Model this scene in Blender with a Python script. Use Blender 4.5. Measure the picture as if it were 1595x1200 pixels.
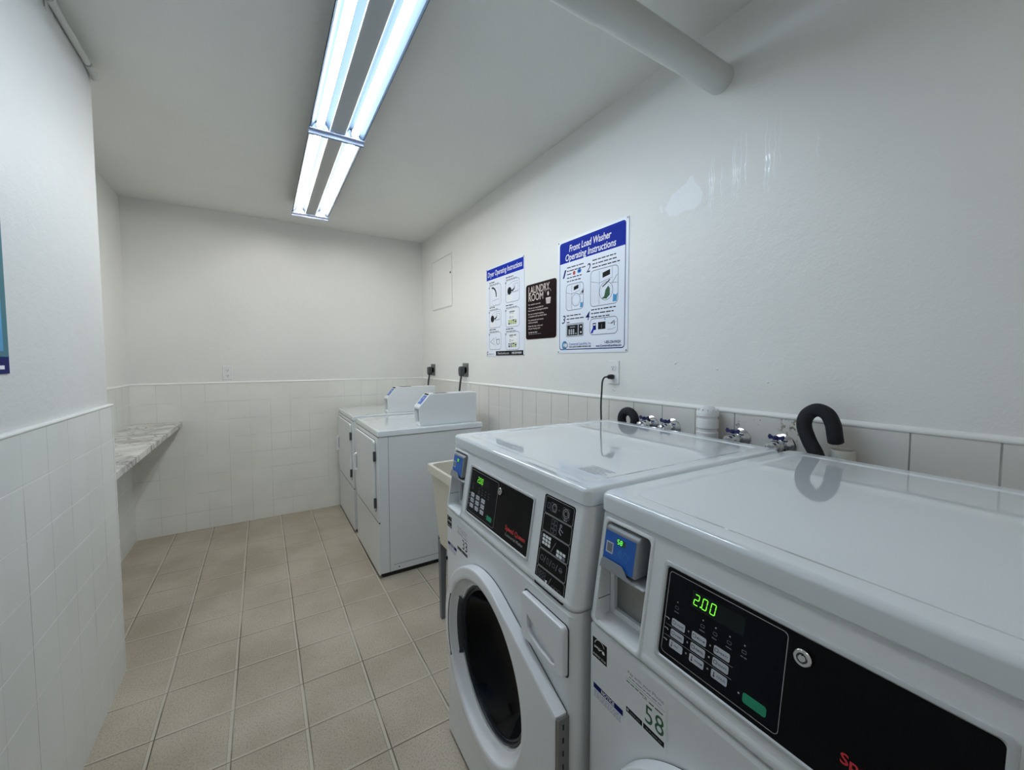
import bpy, bmesh, math, random
from mathutils import Vector, Matrix
rnd = random.Random(7)
PI = math.pi
SC = bpy.context.scene
for o in list(bpy.data.objects):
    bpy.data.objects.remove(o)
COL = SC.collection

# ------------------------------------------------------------------ camera
H = 1.417
cam_d = bpy.data.cameras.new('camera')
cam = bpy.data.objects.new('camera', cam_d)
COL.objects.link(cam)
SC.camera = cam
F, PIT, YAW, ROLL, CX, CY = 622.59, -0.0514, 0.5515, -0.0012, 790.99, 593.55
cam_d.sensor_fit = 'HORIZONTAL'
cam_d.sensor_width = 36.0
cam_d.lens = F / 1595 * 36.0
cam_d.shift_x = (797.5 - CX) / 1595
cam_d.shift_y = -(600 - CY) / 1595
cam_d.clip_start = 0.01
fw = Vector((math.sin(YAW) * math.cos(PIT), math.cos(YAW) * math.cos(PIT), math.sin(PIT)))
rt = Vector((math.cos(YAW), -math.sin(YAW), 0))
up = rt.cross(fw)
r2 = rt * math.cos(ROLL) + up * math.sin(ROLL)
u2 = r2.cross(fw)
cam.matrix_world = Matrix((r2, u2, -fw)).transposed().to_4x4()
cam.location = (0, 0, H)

# ------------------------------------------------------------------ world, exposure
w = bpy.data.worlds.new('world')
SC.world = w
w.use_nodes = True
w.node_tree.nodes['Background'].inputs[0].default_value = (0.8, 0.85, 0.9, 1)
w.node_tree.nodes['Background'].inputs[1].default_value = 0.02
SC.view_settings.view_transform = 'Standard'
SC.view_settings.look = 'None'
SC.view_settings.gamma = 1
SC.view_settings.exposure = 1.22
SC.view_settings.use_curve_mapping = False
TUBE_NEAR = ((0.72, 0.86, 1.0), 18.0)     # cool white tubes
TUBE_FILL = ((1.0, 0.97, 0.92), 6.4)      # added dimmer fill pair, unseen behind the camera
TUBE_FAR = ((1.0, 0.97, 0.90), 17.0)      # warmer tubes

# ------------------------------------------------------------------ materials
def srgb(r, g, b):
    f = lambda c: (c / 255 / 12.92) if c / 255 <= 0.04045 else ((c / 255 + 0.055) / 1.055) ** 2.4
    return (f(r), f(g), f(b), 1)

def mat(name, col, rough=0.5, metal=0.0, spec=0.5, coat=0.0, emit=None, bump=0.0, bscale=200.0, noise=0.0, nscale=6.0, trans=0.0):
    m = bpy.data.materials.new(name)
    m.use_nodes = True
    nt = m.node_tree
    b = nt.nodes['Principled BSDF']
    col = tuple(col[:3]) + (1,)
    b.inputs['Base Color'].default_value = col
    b.inputs['Roughness'].default_value = rough
    b.inputs['Metallic'].default_value = metal
    b.inputs['Specular IOR Level'].default_value = spec
    b.inputs['Coat Weight'].default_value = coat
    b.inputs['Coat Roughness'].default_value = 0.03
    b.inputs['Transmission Weight'].default_value = trans
    if emit:
        b.inputs['Emission Color'].default_value = tuple(emit[0]) + (1,)
        b.inputs['Emission Strength'].default_value = emit[1]
    tc = nt.nodes.new('ShaderNodeTexCoord')
    if noise:
        n = nt.nodes.new('ShaderNodeTexNoise')
        n.inputs['Scale'].default_value = nscale
        n.inputs['Detail'].default_value = 5
        nt.links.new(tc.outputs['Object'], n.inputs['Vector'])
        mx = nt.nodes.new('ShaderNodeMix')
        mx.data_type = 'RGBA'
        mx.inputs['A'].default_value = tuple(c * (1 - noise) for c in col[:3]) + (1,)
        mx.inputs['B'].default_value = tuple(min(1, c * (1 + noise)) for c in col[:3]) + (1,)
        nt.links.new(n.outputs['Fac'], mx.inputs['Factor'])
        nt.links.new(mx.outputs['Result'], b.inputs['Base Color'])
    if bump:
        n = nt.nodes.new('ShaderNodeTexNoise')
        n.inputs['Scale'].default_value = bscale
        n.inputs['Detail'].default_value = 3
        nt.links.new(tc.outputs['Object'], n.inputs['Vector'])
        bp = nt.nodes.new('ShaderNodeBump')
        bp.inputs['Strength'].default_value = bump
        bp.inputs['Distance'].default_value = 0.002
        nt.links.new(n.outputs['Fac'], bp.inputs['Height'])
        nt.links.new(bp.outputs['Normal'], b.inputs['Normal'])
    return m

class NB:
    """little helper for node maths"""
    def __init__(s, nt):
        s.nt = nt
    def v(s, node, sock, x):
        if isinstance(x, (int, float)):
            node.inputs[sock].default_value = x
        else:
            s.nt.links.new(x, node.inputs[sock])
    def m(s, op, a, b=0.0, c=0.0):
        n = s.nt.nodes.new('ShaderNodeMath')
        n.operation = op
        s.v(n, 0, a); s.v(n, 1, b); s.v(n, 2, c)
        return n.outputs[0]
    def xyz(s):
        tc = s.nt.nodes.new('ShaderNodeTexCoord')
        sp = s.nt.nodes.new('ShaderNodeSeparateXYZ')
        s.nt.links.new(tc.outputs['Object'], sp.inputs[0])
        return tc.outputs['Object'], sp.outputs[0], sp.outputs[1], sp.outputs[2]
    def noise(s, vec, scale, detail=3, rough=0.5):
        n = s.nt.nodes.new('ShaderNodeTexNoise')
        n.inputs['Scale'].default_value = scale
        n.inputs['Detail'].default_value = detail
        n.inputs['Roughness'].default_value = rough
        s.nt.links.new(vec, n.inputs['Vector'])
        return n.outputs['Fac']
    def ramp(s, x, a, b):
        n = s.nt.nodes.new('ShaderNodeMapRange')
        n.interpolation_type = 'SMOOTHSTEP'
        s.v(n, 'Value', x)
        n.inputs['From Min'].default_value = a
        n.inputs['From Max'].default_value = b
        return n.outputs[0]
    def line(s, x, origin, pitch, half, soft):
        """1 on grid lines x = origin + k*pitch"""
        t = s.m('DIVIDE', s.m('SUBTRACT', x, origin), pitch)
        d = s.m('MULTIPLY', s.m('ABSOLUTE', s.m('SUBTRACT', t, s.m('ROUND', t))), pitch)
        return s.ramp(d, half + soft, half)
    def mix(s, f, a, b):
        n = s.nt.nodes.new('ShaderNodeMix')
        n.data_type = 'RGBA'
        s.v(n, 'Factor', f)
        for k, x in (('A', a), ('B', b)):
            if isinstance(x, tuple):
                n.inputs[k].default_value = x
            else:
                s.nt.links.new(x, n.inputs[k])
        return n.outputs['Result']
    def bump(s, h, dist, strength=1.0, normal=None):
        n = s.nt.nodes.new('ShaderNodeBump')
        n.inputs['Distance'].default_value = dist
        n.inputs['Strength'].default_value = strength
        s.nt.links.new(h, n.inputs['Height'])
        if normal:
            s.nt.links.new(normal, n.inputs['Normal'])
        return n.outputs['Normal']

def new_nb(name):
    m = bpy.data.materials.new(name)
    m.use_nodes = True
    return m, NB(m.node_tree), m.node_tree.nodes['Principled BSDF']

def plaster(name, col, rough, bstr=0.6):
    m, n, b = new_nb(name)
    vec, x, y, z = n.xyz()
    big = n.noise(vec, 1.7, 4)
    c = n.mix(n.ramp(big, 0.35, 0.7), tuple(k * 0.965 for k in col[:3]) + (1,), tuple(col[:3]) + (1,))
    m.node_tree.links.new(c, b.inputs['Base Color'])
    fine = n.noise(vec, 150, 4, 0.6)
    med = n.noise(vec, 22, 4)
    nrm = n.bump(med, 0.004, bstr * 0.7)
    nrm = n.bump(fine, 0.0014, bstr, nrm)
    m.node_tree.links.new(nrm, b.inputs['Normal'])
    b.inputs['Roughness'].default_value = rough
    return m

ROW, ZT = 0.153, 1.225
def tiles(name, axis, origin, col, pitch=0.1565, stain=None, vstr=1.0, edge_glint=0.5, dark=0.5):
    """painted wall tile: rows in z, stacked columns along one horizontal axis"""
    m, n, b = new_nb(name)
    vec, x, y, z = n.xyz()
    h = x if axis == 'x' else y
    gh = n.line(z, ZT, ROW, 0.0015, 0.0016)
    gv = n.line(h, origin, pitch, 0.0010, 0.0016)
    patch = n.ramp(n.noise(vec, 2.3, 3), 0.42, 0.60)      # painted-over joints fade out
    gv = n.m('MULTIPLY', gv, n.m('MULTIPLY_ADD', patch, 0.75 * vstr, 0.25 * vstr))
    gd = n.m('MULTIPLY', n.line(n.m('ADD', z, .0022), ZT, ROW, 0.0005, 0.0012), n.m('MULTIPLY_ADD', n.ramp(n.noise(vec, 3.3, 3), 0.42, 0.6), 0.8 * dark, 0.2 * dark))
    g = n.m('MAXIMUM', gd, gv)
    base = n.mix(n.ramp(n.noise(vec, 3.1, 4), 0.35, 0.7), tuple(k * 0.94 for k in col[:3]) + (1,), tuple(col[:3]) + (1,))
    base = n.mix(n.m('MULTIPLY', gh, edge_glint), base, (.93, .94, .94, 1))  # light caught by the tile row edges, painted as pale lines
    c = n.mix(n.m('MULTIPLY', g, 0.5), base, srgb(120, 122, 118))
    if stain:
        for (sy, sz, rr, thr) in stain:
            dy = n.m('SUBTRACT', y, sy); dz = n.m('SUBTRACT', z, sz)
            d = n.m('SQRT', n.m('ADD', n.m('MULTIPLY', dy, dy), n.m('MULTIPLY', dz, dz)))
            k = n.m('MULTIPLY', n.ramp(d, rr, rr * 0.3), n.ramp(n.noise(vec, 90, 4), thr, thr + 0.06))
            c = n.mix(k, c, srgb(140, 128, 108))
    m.node_tree.links.new(c, b.inputs['Base Color'])
    inv = n.m('SUBTRACT', 1.0, n.m('MAXIMUM', g, n.m('MULTIPLY', gh, .5)))
    nrm = n.bump(inv, 0.0012, 0.8)
    nrm = n.bump(n.noise(vec, 160, 3), 0.0008, 0.3, nrm)
    m.node_tree.links.new(nrm, b.inputs['Normal'])
    b.inputs['Roughness'].default_value = 0.36
    return m

def floor_mat():
    m, n, b = new_nb('beige floor tile')
    vec, x, y, z = n.xyz()
    wx = n.m('MULTIPLY', n.m('SUBTRACT', n.noise(vec, 2.0, 2), 0.5), 0.006)
    xx = n.m('ADD', x, wx); yy = n.m('ADD', y, wx)
    lx = n.line(xx, -0.6366, 0.249, 0.0052, 0.0025)
    ly = n.m('MULTIPLY', n.line(yy, 2.1598, 0.249, 0.0044, 0.0024), n.m('MULTIPLY_ADD', n.ramp(n.noise(vec, 2.1, 2), 0.40, 0.58), 0.5, 0.5))
    # thin dark cracks on both edges of the joints
    d1 = n.line(n.m('SUBTRACT', xx, 0.0064), -0.6366, 0.249, 0.0014, 0.0015)
    d2 = n.line(n.m('ADD', xx, 0.0062), -0.6366, 0.249, 0.0006, 0.0012)
    d3 = n.line(n.m('ADD', yy, 0.0056), 2.1598, 0.249, 0.0013, 0.0015)
    k1 = n.m('MULTIPLY_ADD', n.ramp(n.noise(vec, 3.0, 3), 0.36, 0.58), 0.55, 0.45)
    dirt = n.m('MULTIPLY', n.m('MAXIMUM', d1, n.m('MAXIMUM', n.m('MULTIPLY', d2, .45), d3)), k1)
    A, B = srgb(176, 165, 148), srgb(199, 189, 173)
    c = n.mix(n.ramp(n.noise(vec, 2.6, 5), 0.3, 0.7), A, B)
    c = n.mix(n.m('MULTIPLY', n.ramp(n.noise(vec, 170, 3, 0.75), 0.48, 0.66), 0.55), c, srgb(116, 103, 84))
    c = n.mix(n.m('MULTIPLY', n.ramp(n.noise(vec, 60, 3, 0.7), 0.58, 0.72), 0.25), c, srgb(124, 112, 94))
    g = n.m('MAXIMUM', lx, ly)
    c = n.mix(n.m('MULTIPLY', g, 0.7), c, srgb(206, 199, 184))
    c = n.mix(n.m('MULTIPLY', dirt, 0.85), c, srgb(84, 72, 56))
    m.node_tree.links.new(c, b.inputs['Base Color'])
    nrm = n.bump(n.m('SUBTRACT', 1.0, n.m('MAXIMUM', g, n.m('MULTIPLY', dirt, 1.6))), 0.0015, 0.7)
    nrm = n.bump(n.noise(vec, 240, 3), 0.001, 0.35, nrm)
    m.node_tree.links.new(nrm, b.inputs['Normal'])
    b.inputs['Roughness'].default_value = 0.62
    return m

def marble_mat():
    m, n, b = new_nb('grey veined marble laminate')
    vec, x, y, z = n.xyz()
    mp = m.node_tree.nodes.new('ShaderNodeMapping')
    mp.inputs['Scale'].default_value = (1.0, 1.5, 1.0)
    mp.inputs['Rotation'].default_value = (0, 0, 0.8)
    m.node_tree.links.new(vec, mp.inputs[0])
    w1 = m.node_tree.nodes.new('ShaderNodeTexNoise')
    w1.inputs['Scale'].default_value = 4.2; w1.inputs['Detail'].default_value = 8; w1.inputs['Distortion'].default_value = 1.4
    m.node_tree.links.new(mp.outputs[0], w1.inputs['Vector'])
    vein = n.m('ABSOLUTE', n.m('SUBTRACT', w1.outputs['Fac'], 0.5))
    c = n.mix(n.ramp(n.noise(mp.outputs[0], 5, 5), 0.35, 0.65), srgb(176, 174, 170), srgb(226, 225, 221))
    c = n.mix(n.m('MULTIPLY', n.ramp(vein, 0.035, 0.0), 0.75), c, srgb(110, 106, 102))
    m.node_tree.links.new(c, b.inputs['Base Color'])
    b.inputs['Roughness'].default_value = 0.22
    return m

WALLC = srgb(238, 238, 235)
M = dict(
    wall=plaster('white satin wall paint', WALLC, 0.42),
    ceil=plaster('flat white ceiling paint', srgb(236, 237, 233), 0.8),
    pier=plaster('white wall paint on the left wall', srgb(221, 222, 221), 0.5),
    tile_r=tiles('painted tile right', 'y', 0.184, srgb(228, 226, 221), vstr=1.5, stain=[(0.618, 1.190, 0.060, 0.53), (0.80, 1.184, 0.018, 0.55), (0.74, 1.165, 0.09, 0.68)]),
    tile_l=tiles('painted tile left', 'y', 1.620, srgb(230, 232, 229), vstr=0.95, edge_glint=1.0, dark=0.55),
    tile_b=tiles('painted tile back', 'x', -0.568, srgb(244, 244, 238), pitch=0.156, vstr=0.42, edge_glint=0.5, dark=1.1),
    cap=mat('white gloss tile trim', srgb(240, 240, 238), 0.3),
    floor=floor_mat(),
    marble=marble_mat(),
    enamel=mat('white enamel', srgb(234, 241, 246), 0.06, spec=0.8, coat=1.0),
    enamel2=mat('white enamel satin', srgb(234, 237, 239), 0.30, bump=0.02, bscale=420),
    doorw=mat('white plastic', srgb(236, 238, 242), 0.25, coat=0.2),
    seam=mat('dark seam', (0.02, 0.02, 0.022), 0.7),
    black=mat('black gloss panel', srgb(7, 8, 12), 0.25, spec=0.15),
    navy=mat('dark navy display panel', srgb(9, 10, 20), 0.25, spec=0.15),
    navyd=mat('display window', srgb(24, 32, 34), 0.2, spec=.2),
    bezel=mat('silver bezel', srgb(205, 209, 212), 0.25, metal=0.15),
    silver=mat('silver print', srgb(176, 178, 182), 0.4),
    chrome=mat('chrome', srgb(220, 220, 222), 0.12, metal=1.0),
    steel=mat('brushed steel', srgb(150, 150, 148), 0.35, metal=0.9, noise=0.12, nscale=40),
    grey=mat('grey plastic', srgb(148, 152, 156), 0.38),
    greyd=mat('dark grey plastic', srgb(70, 74, 78), 0.45),
    rubber=mat('black rubber', srgb(22, 23, 26), 0.5, bump=0.15, bscale=120),
    glass=mat('dark door glass', (0.0025, 0.003, 0.0045), 0.12, spec=0.12),
    ring=mat('blue grey gasket', srgb(40, 46, 54), 0.3, spec=.3),
    blue=mat('blue card reader label', srgb(22, 96, 190), 0.3),
    signblue=mat('royal blue print', srgb(6, 46, 172), 0.5, spec=.1),
    signblued=mat('navy print', srgb(12, 26, 100), 0.5, spec=.1),
    cyan=mat('light blue print', srgb(60, 150, 205), 0.4),
    paper=mat('glossy white sign', srgb(232, 238, 250), 0.3),
    ink=mat('black print', srgb(14, 14, 18), 0.5, spec=.15),
    inkg=mat('grey print', srgb(120, 124, 134), 0.5),
    inkl=mat('light grey print', srgb(196, 200, 210), 0.5),
    maroon=mat('dark maroon sign', srgb(30, 15, 20), 0.5, spec=0.08),
    cream=mat('cream print', srgb(214, 200, 194), 0.5),
    dgreen=mat('green print', srgb(20, 84, 56), 0.4),
    green=mat('green button', srgb(24, 150, 112), 0.4),
    lgreen=mat('lime print', srgb(160, 180, 60), 0.5),
    red=mat('red print', srgb(214, 50, 58), 0.35),
    white=mat('white print', srgb(240, 242, 245), 0.4),
    teal=mat('teal poster print', srgb(24, 110, 128), 0.4),
    led=mat('green led', (0.1, 0.6, 0.02), 0.4, emit=((0.22, 1.0, 0.05), 0.50)),
    ledl=mat('green led bright', (0.1, 0.6, 0.1), 0.4, emit=((0.16, 1.0, 0.12), 0.50)),
    sink=mat('cream plastic', srgb(222, 217, 202), 0.35),
    leg=mat('grey leg', srgb(120, 124, 128), 0.5),
    pvc=mat('white pvc', srgb(228, 229, 230), 0.35),
    pvcg=mat('cream grey pvc', srgb(214, 212, 204), 0.4),
    pipe=mat('painted pipe', srgb(216, 218, 215), 0.5, bump=0.1, bscale=100),
    foam=mat('black foam', srgb(20, 22, 28), 0.75, bump=0.5, bscale=300, noise=0.4, nscale=30),
    vblue=mat('dark blue valve handle', srgb(26, 30, 92), 0.35),
    cord=mat('black cord', srgb(14, 14, 16), 0.4),
    plate=mat('white wall plate', srgb(236, 236, 236), 0.3),
    plateg=mat('grey metal plate', srgb(128, 128, 126), 0.4, metal=0.5),
    fixt=mat('white enamelled fixture', srgb(226, 232, 238), 0.28),
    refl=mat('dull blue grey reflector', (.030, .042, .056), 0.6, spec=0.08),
    endp=mat('grey blue end plate', (.34, .39, .52), 0.5, spec=0.2),
    fixc=mat('grey fixture channel', srgb(150, 153, 152), 0.6),
    tube_near=mat('cool tube', (1, 1, 1), 0.4, emit=TUBE_NEAR),
    tube_rear=mat('added fill tube', (1, 1, 1), 0.4, emit=TUBE_FILL),
    tube_far=mat('warm tube', (1, 1, 1), 0.4, emit=TUBE_FAR),
    drip=mat('painted drip highlight', (0.95, 0.96, 0.97), 0.3, coat=0.3),  # whiter than the wall: grazing highlights on the drips put into the colour
    gloss=mat('gloss paint drip', srgb(242, 243, 243), 0.40, bump=.3, bscale=60),
)

# ------------------------------------------------------------------ mesh helpers
def new_mesh_obj(name, bm, mats, parent=None, smooth=35, wn=True):
    me = bpy.data.meshes.new(name)
    bm.normal_update()
    bm.to_mesh(me)
    bm.free()
    if not isinstance(mats, (list, tuple)):
        mats = [mats]
    for m in mats:
        me.materials.append(M[m] if isinstance(m, str) else m)
    o = bpy.data.objects.new(name, me)
    COL.objects.link(o)
    if smooth:
        for p in me.polygons:
            p.use_smooth = True
        me.set_sharp_from_angle(angle=math.radians(smooth))
        if wn:
            md = o.modifiers.new('normals', 'WEIGHTED_NORMAL')
            md.keep_sharp = True
    if parent is not None:
        o.parent = parent
    return o

def tag(o, label=None, cat=None, group=None, kind=None):
    for k, v in (('label', label), ('category', cat), ('group', group), ('kind', kind)):
        if v:
            o[k] = v
    return o

def thing(name, loc, label, cat, rz=0.0, group=None):
    o = bpy.data.objects.new(name, None)
    o.empty_display_size = 0.1
    COL.objects.link(o)
    o.location = loc
    o.rotation_euler = (0, 0, rz)
    return tag(o, label, cat, group)

def rebase(o):
    """move a one-mesh thing's origin to the middle of its base"""
    vs = [v.co for v in o.data.vertices]
    lo = Vector([min(v[i] for v in vs) for i in range(3)])
    hi = Vector([max(v[i] for v in vs) for i in range(3)])
    c = Vector(((lo.x + hi.x) / 2, (lo.y + hi.y) / 2, lo.z))
    o.data.transform(Matrix.Translation(-c))
    o.location = c
    return o

def box(bm, x0, x1, y0, y1, z0, z1, bev=0.0, seg=3, mi=0):
    t = bmesh.new()
    vs = [t.verts.new((x, y, z)) for z in (z0, z1) for y in (y0, y1) for x in (x0, x1)]
    for f in ((0, 2, 3, 1), (4, 5, 7, 6), (0, 1, 5, 4), (2, 6, 7, 3), (0, 4, 6, 2), (1, 3, 7, 5)):
        t.faces.new([vs[i] for i in f])
    if bev:
        bmesh.ops.bevel(t, geom=list(t.edges), offset=bev, segments=seg, profile=0.5, affect='EDGES')
    merge(bm, t, mi)

def merge(bm, t, mi=0, mtx=None):
    mp = {}
    for v in t.verts:
        mp[v] = bm.verts.new(mtx @ v.co if mtx else v.co)
    for f in t.faces:
        try:
            g = bm.faces.new([mp[v] for v in f.verts])
            g.material_index = mi
        except ValueError:
            pass
    t.free()

def prism(bm, poly, fn, a, b, bev=0.0, seg=3, mi=0):
    """extrude 2D poly between a and b; fn(p, q, t) -> xyz"""
    t = bmesh.new()
    A = [t.verts.new(fn(p, q, a)) for p, q in poly]
    B = [t.verts.new(fn(p, q, b)) for p, q in poly]
    t.faces.new(A); t.faces.new(B[::-1])
    n = len(poly)
    for i in range(n):
        t.faces.new((A[i], B[i], B[(i + 1) % n], A[(i + 1) % n]))
    bmesh.ops.recalc_face_normals(t, faces=list(t.faces))
    if bev:
        bmesh.ops.bevel(t, geom=list(t.edges), offset=bev, segments=seg, profile=0.5, affect='EDGES')
    merge(bm, t, mi)

def rr(x0, x1, y0, y1, r, n=5):
    """rounded rectangle loop, counter clockwise"""
    r = max(1e-5, min(r, (x1 - x0) / 2 - 1e-6, (y1 - y0) / 2 - 1e-6))
    P = []
    for cx, cy, a in ((x1 - r, y1 - r, 0), (x0 + r, y1 - r, 90), (x0 + r, y0 + r, 180), (x1 - r, y0 + r, 270)):
        for i in range(n + 1):
            t = math.radians(a + 90 * i / n)
            P.append((cx + r * math.cos(t), cy + r * math.sin(t)))
    return P

def loft(bm, loops, closed=True, cap0=True, cap1=True, mi=0, recalc=True):
    t = bmesh.new()
    L = [[t.verts.new(p) for p in lp] for lp in loops]
    n = len(L[0])
    for a, b in zip(L[:-1], L[1:]):
        for i in range(n if closed else n - 1):
            j = (i + 1) % n
            t.faces.new((a[i], a[j], b[j], b[i]))
    if cap0: t.faces.new(L[0][::-1])
    if cap1: t.faces.new(L[-1])
    if recalc:
        bmesh.ops.recalc_face_normals(t, faces=list(t.faces))
    merge(bm, t, mi)

def tube(bm, pts, r, n=12, mi=0, cap=True, hollow=None):
    pts = [Vector(p) for p in pts]
    if not isinstance(r, (list, tuple)):
        r = [r] * len(pts)
    loops = []
    d0 = (pts[1] - pts[0]).normalized()
    ref = Vector((0, 0, 1)) if abs(d0.z) < 0.9 else Vector((1, 0, 0))
    u = d0.cross(ref).normalized()
    for i, p in enumerate(pts):
        d = ((pts[min(i + 1, len(pts) - 1)] - pts[max(i - 1, 0)])).normalized()
        u = (u - d * u.dot(d)).normalized()
        v = d.cross(u)
        loops.append([p + (u * math.cos(2 * PI * k / n) + v * math.sin(2 * PI * k / n)) * r[i] for k in range(n)])
    loft(bm, loops, cap0=cap, cap1=cap, mi=mi)

def lathe(bm, prof, origin, axis='z', n=32, mi=0):
    """prof = [(radius, height)]"""
    O = Vector(origin)
    def P(r, h, a):
        c, s = r * math.cos(a), r * math.sin(a)
        return O + {'z': Vector((c, s, h)), 'x': Vector((h, c, s)), 'y': Vector((c, h, s))}[axis]
    loops = [[P(max(r, 1e-5), h, 2 * PI * k / n) for k in range(n)] for r, h in prof]
    loft(bm, loops, mi=mi)

def smooth_path(pts, k=8):
    """Catmull-Rom"""
    P = [Vector(p) for p in pts]
    P = [P[0] * 2 - P[1]] + P + [P[-1] * 2 - P[-2]]
    out = []
    for i in range(1, len(P) - 2):
        for j in range(k):
            t = j / k
            a, b, c, d = P[i - 1], P[i], P[i + 1], P[i + 2]
            out.append(0.5 * ((2 * b) + (c - a) * t + (2 * a - 5 * b + 4 * c - d) * t * t + (3 * b - a - 3 * c + d) * t ** 3))
    out.append(P[-2])
    return out

def boolean(o, cutters):
    """subtract cutter meshes (bmesh) from object o, baked into its mesh"""
    tmp = []
    for cb in cutters:
        c = new_mesh_obj('cutter', cb, 'seam', o.parent, smooth=0)
        c.matrix_parent_inverse = o.matrix_parent_inverse
        md = o.modifiers.new('cut', 'BOOLEAN')
        md.operation = 'DIFFERENCE'
        md.solver = 'EXACT'
        md.object = c
        tmp.append(c)
    bpy.context.view_layer.update()
    dg = bpy.context.evaluated_depsgraph_get()
    ev = o.evaluated_get(dg)
    me = bpy.data.meshes.new_from_object(ev, depsgraph=dg)
    o.modifiers.clear()
    o.data = me
    for c in tmp:
        bpy.data.objects.remove(c)
    for p in me.polygons:
        p.use_smooth = True
    me.set_sharp_from_angle(angle=math.radians(35))
    md = o.modifiers.new('normals', 'WEIGHTED_NORMAL')
    md.keep_sharp = True
    return o

# ------------------------------------------------------------------ printed artwork and lettering
_fc = {}
def glyphs(s, bold=0.0, shear=0.0, space=1.0):
    k = (s, bold, shear, space)
    if k in _fc:
        return _fc[k]
    cu = bpy.data.curves.new('lettering', 'FONT')
    cu.body = s
    cu.size = 1.0
    cu.offset = bold
    cu.shear = shear
    cu.space_character = space
    cu.fill_mode = 'FRONT'
    cu.resolution_u = 3
    o = bpy.data.objects.new('lettering', cu)
    COL.objects.link(o)
    bpy.context.view_layer.update()
    dg = bpy.context.evaluated_depsgraph_get()
    me = bpy.data.meshes.new_from_object(o.evaluated_get(dg), depsgraph=dg)
    vs = [(v.co.x, v.co.y) for v in me.vertices]
    fs = [tuple(p.vertices) for p in me.polygons]
    bpy.data.objects.remove(o)
    bpy.data.meshes.remove(me)
    x0 = min(v[0] for v in vs); x1 = max(v[0] for v in vs)
    _fc[k] = ([(x - x0, y) for x, y in vs], fs, x1 - x0)
    return _fc[k]

class Art:
    """flat printed shapes laid on a surface; fn(u, v, h) gives the point, h = height above the surface"""
    def __init__(s, fn, h0=0.0002, step=0.00004):
        s.fn, s.h, s.step = fn, h0, step
        s.bm = bmesh.new()
        s.mats = []
    def _mi(s, m):
        if m not in s.mats:
            s.mats.append(m)
        return s.mats.index(m)
    def face(s, pts, m, h=None):
        hh = s.h if h is None else h
        try:
            f = s.bm.faces.new([s.bm.verts.new(s.fn(u, v, hh)) for u, v in pts])
            f.material_index = s._mi(m)
        except ValueError:
            pass
    def up(s):
        s.h += s.step
    def rect(s, u0, u1, v0, v1, m):
        s.face([(u0, v0), (u1, v0), (u1, v1), (u0, v1)], m); 
    def rrect(s, u0, u1, v0, v1, r, m):
        s.face(rr(u0, u1, v0, v1, r), m)
    def stroke(s, pts, w, m, closed=False):
        n = len(pts)
        P = [Vector((p[0], p[1])) for p in pts]
        L, R = [], []
        for i in range(n):
            a = P[(i - 1) % n] if (closed or i > 0) else P[i]
            b = P[(i + 1) % n] if (closed or i < n - 1) else P[i]
            d = b - a
            if d.length < 1e-9: d = Vector((1, 0))
            d.normalize()
            q = Vector((-d.y, d.x)) * w / 2
            L.append(P[i] + q); R.append(P[i] - q)
        for i in range(n if closed else n - 1):
            j = (i + 1) % n
            s.face([tuple(L[i]), tuple(R[i]), tuple(R[j]), tuple(L[j])], m)
    def frame(s, u0, u1, v0, v1, r, w, m):
        s.stroke(rr(u0, u1, v0, v1, r), w, m, True)
    def disc(s, u, v, r, m, n=20, ry=None):
        ry = ry or r
        s.face([(u + r * math.cos(2 * PI * i / n), v + ry * math.sin(2 * PI * i / n)) for i in range(n)], m)
    def circle(s, u, v, r, w, m, a0=0, a1=360, n=24):
        pts = [(u + r * math.cos(math.radians(a0 + (a1 - a0) * i / n)), v + r * math.sin(math.radians(a0 + (a1 - a0) * i / n))) for i in range(n + 1)]
        s.stroke(pts, w, m)
    def text(s, t, u, v, size, m, align='l', bold=0.0, shear=0.0, width=None, space=1.0):
        """v = baseline; size = cap height; width squeezes the line to that length"""
        vs, fs, L = glyphs(t, bold, shear, space)
        k = size / 0.70
        kx = k if width is None else width / L
        W = L * kx
        ox = u - (W / 2 if align == 'c' else W if align == 'r' else 0)
        V = [s.bm.verts.new(s.fn(ox + x * kx, v + y * k, s.h)) for x, y in vs]
        mi = s._mi(m)
        for f in fs:
            try:
                g = s.bm.faces.new([V[i] for i in f])
                g.material_index = mi
            except ValueError:
                pass
    def words(s, u, v, length, h, m):
        """a line of print too small to read"""
        x = u
        while x < u + length - h:
            L = rnd.uniform(1.5, 5.0) * h
            L = min(L, u + length - x)
            s.rect(x, x + L, v, v + h * 0.62, m)
            x += L + h * 0.6
    def seg7(s, ch, u, v, w, h, t, m, slant=0.12):
        S = {'0': 'abcdef', '2': 'abged', '5': 'afgcd', '8': 'abcdefg'}[ch]
        q = {'a': (0, h, w, h), 'b': (w, h, w, h / 2), 'c': (w, h / 2, w, 0), 'd': (0, 0, w, 0), 'e': (0, h / 2, 0, 0), 'f': (0, h, 0, h / 2), 'g': (0, h / 2, w, h / 2)}
        for k in S:
            x0, y0, x1, y1 = q[k]
            dx, dy = x1 - x0, y1 - y0
            L = math.hypot(dx, dy); e = t * 0.35 / L
            p0 = (u + x0 + dx * e + slant * (y0 + dy * e), v + y0 + dy * e)
            p1 = (u + x1 - dx * e + slant * (y1 - dy * e), v + y1 - dy * e)
            s.stroke([p0, p1], t, m)
    def build(s, name, parent):
        o = new_mesh_obj(name, s.bm, s.mats, parent, smooth=0)
        return o

# ------------------------------------------------------------------ the room
XR, YB, ZC = 1.4886, 4.1617, 2.665
XP, XQ, XL, YP = -0.5814, -0.568, -0.8857, 2.4098
YBK = -1.7
def struct(name, bm, mats, parent=None, smooth=0):
    o = new_mesh_obj(name, bm, mats, parent, smooth=smooth, wn=False)
    if parent is None:
        o['kind'] = 'structure'
    return o

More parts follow.
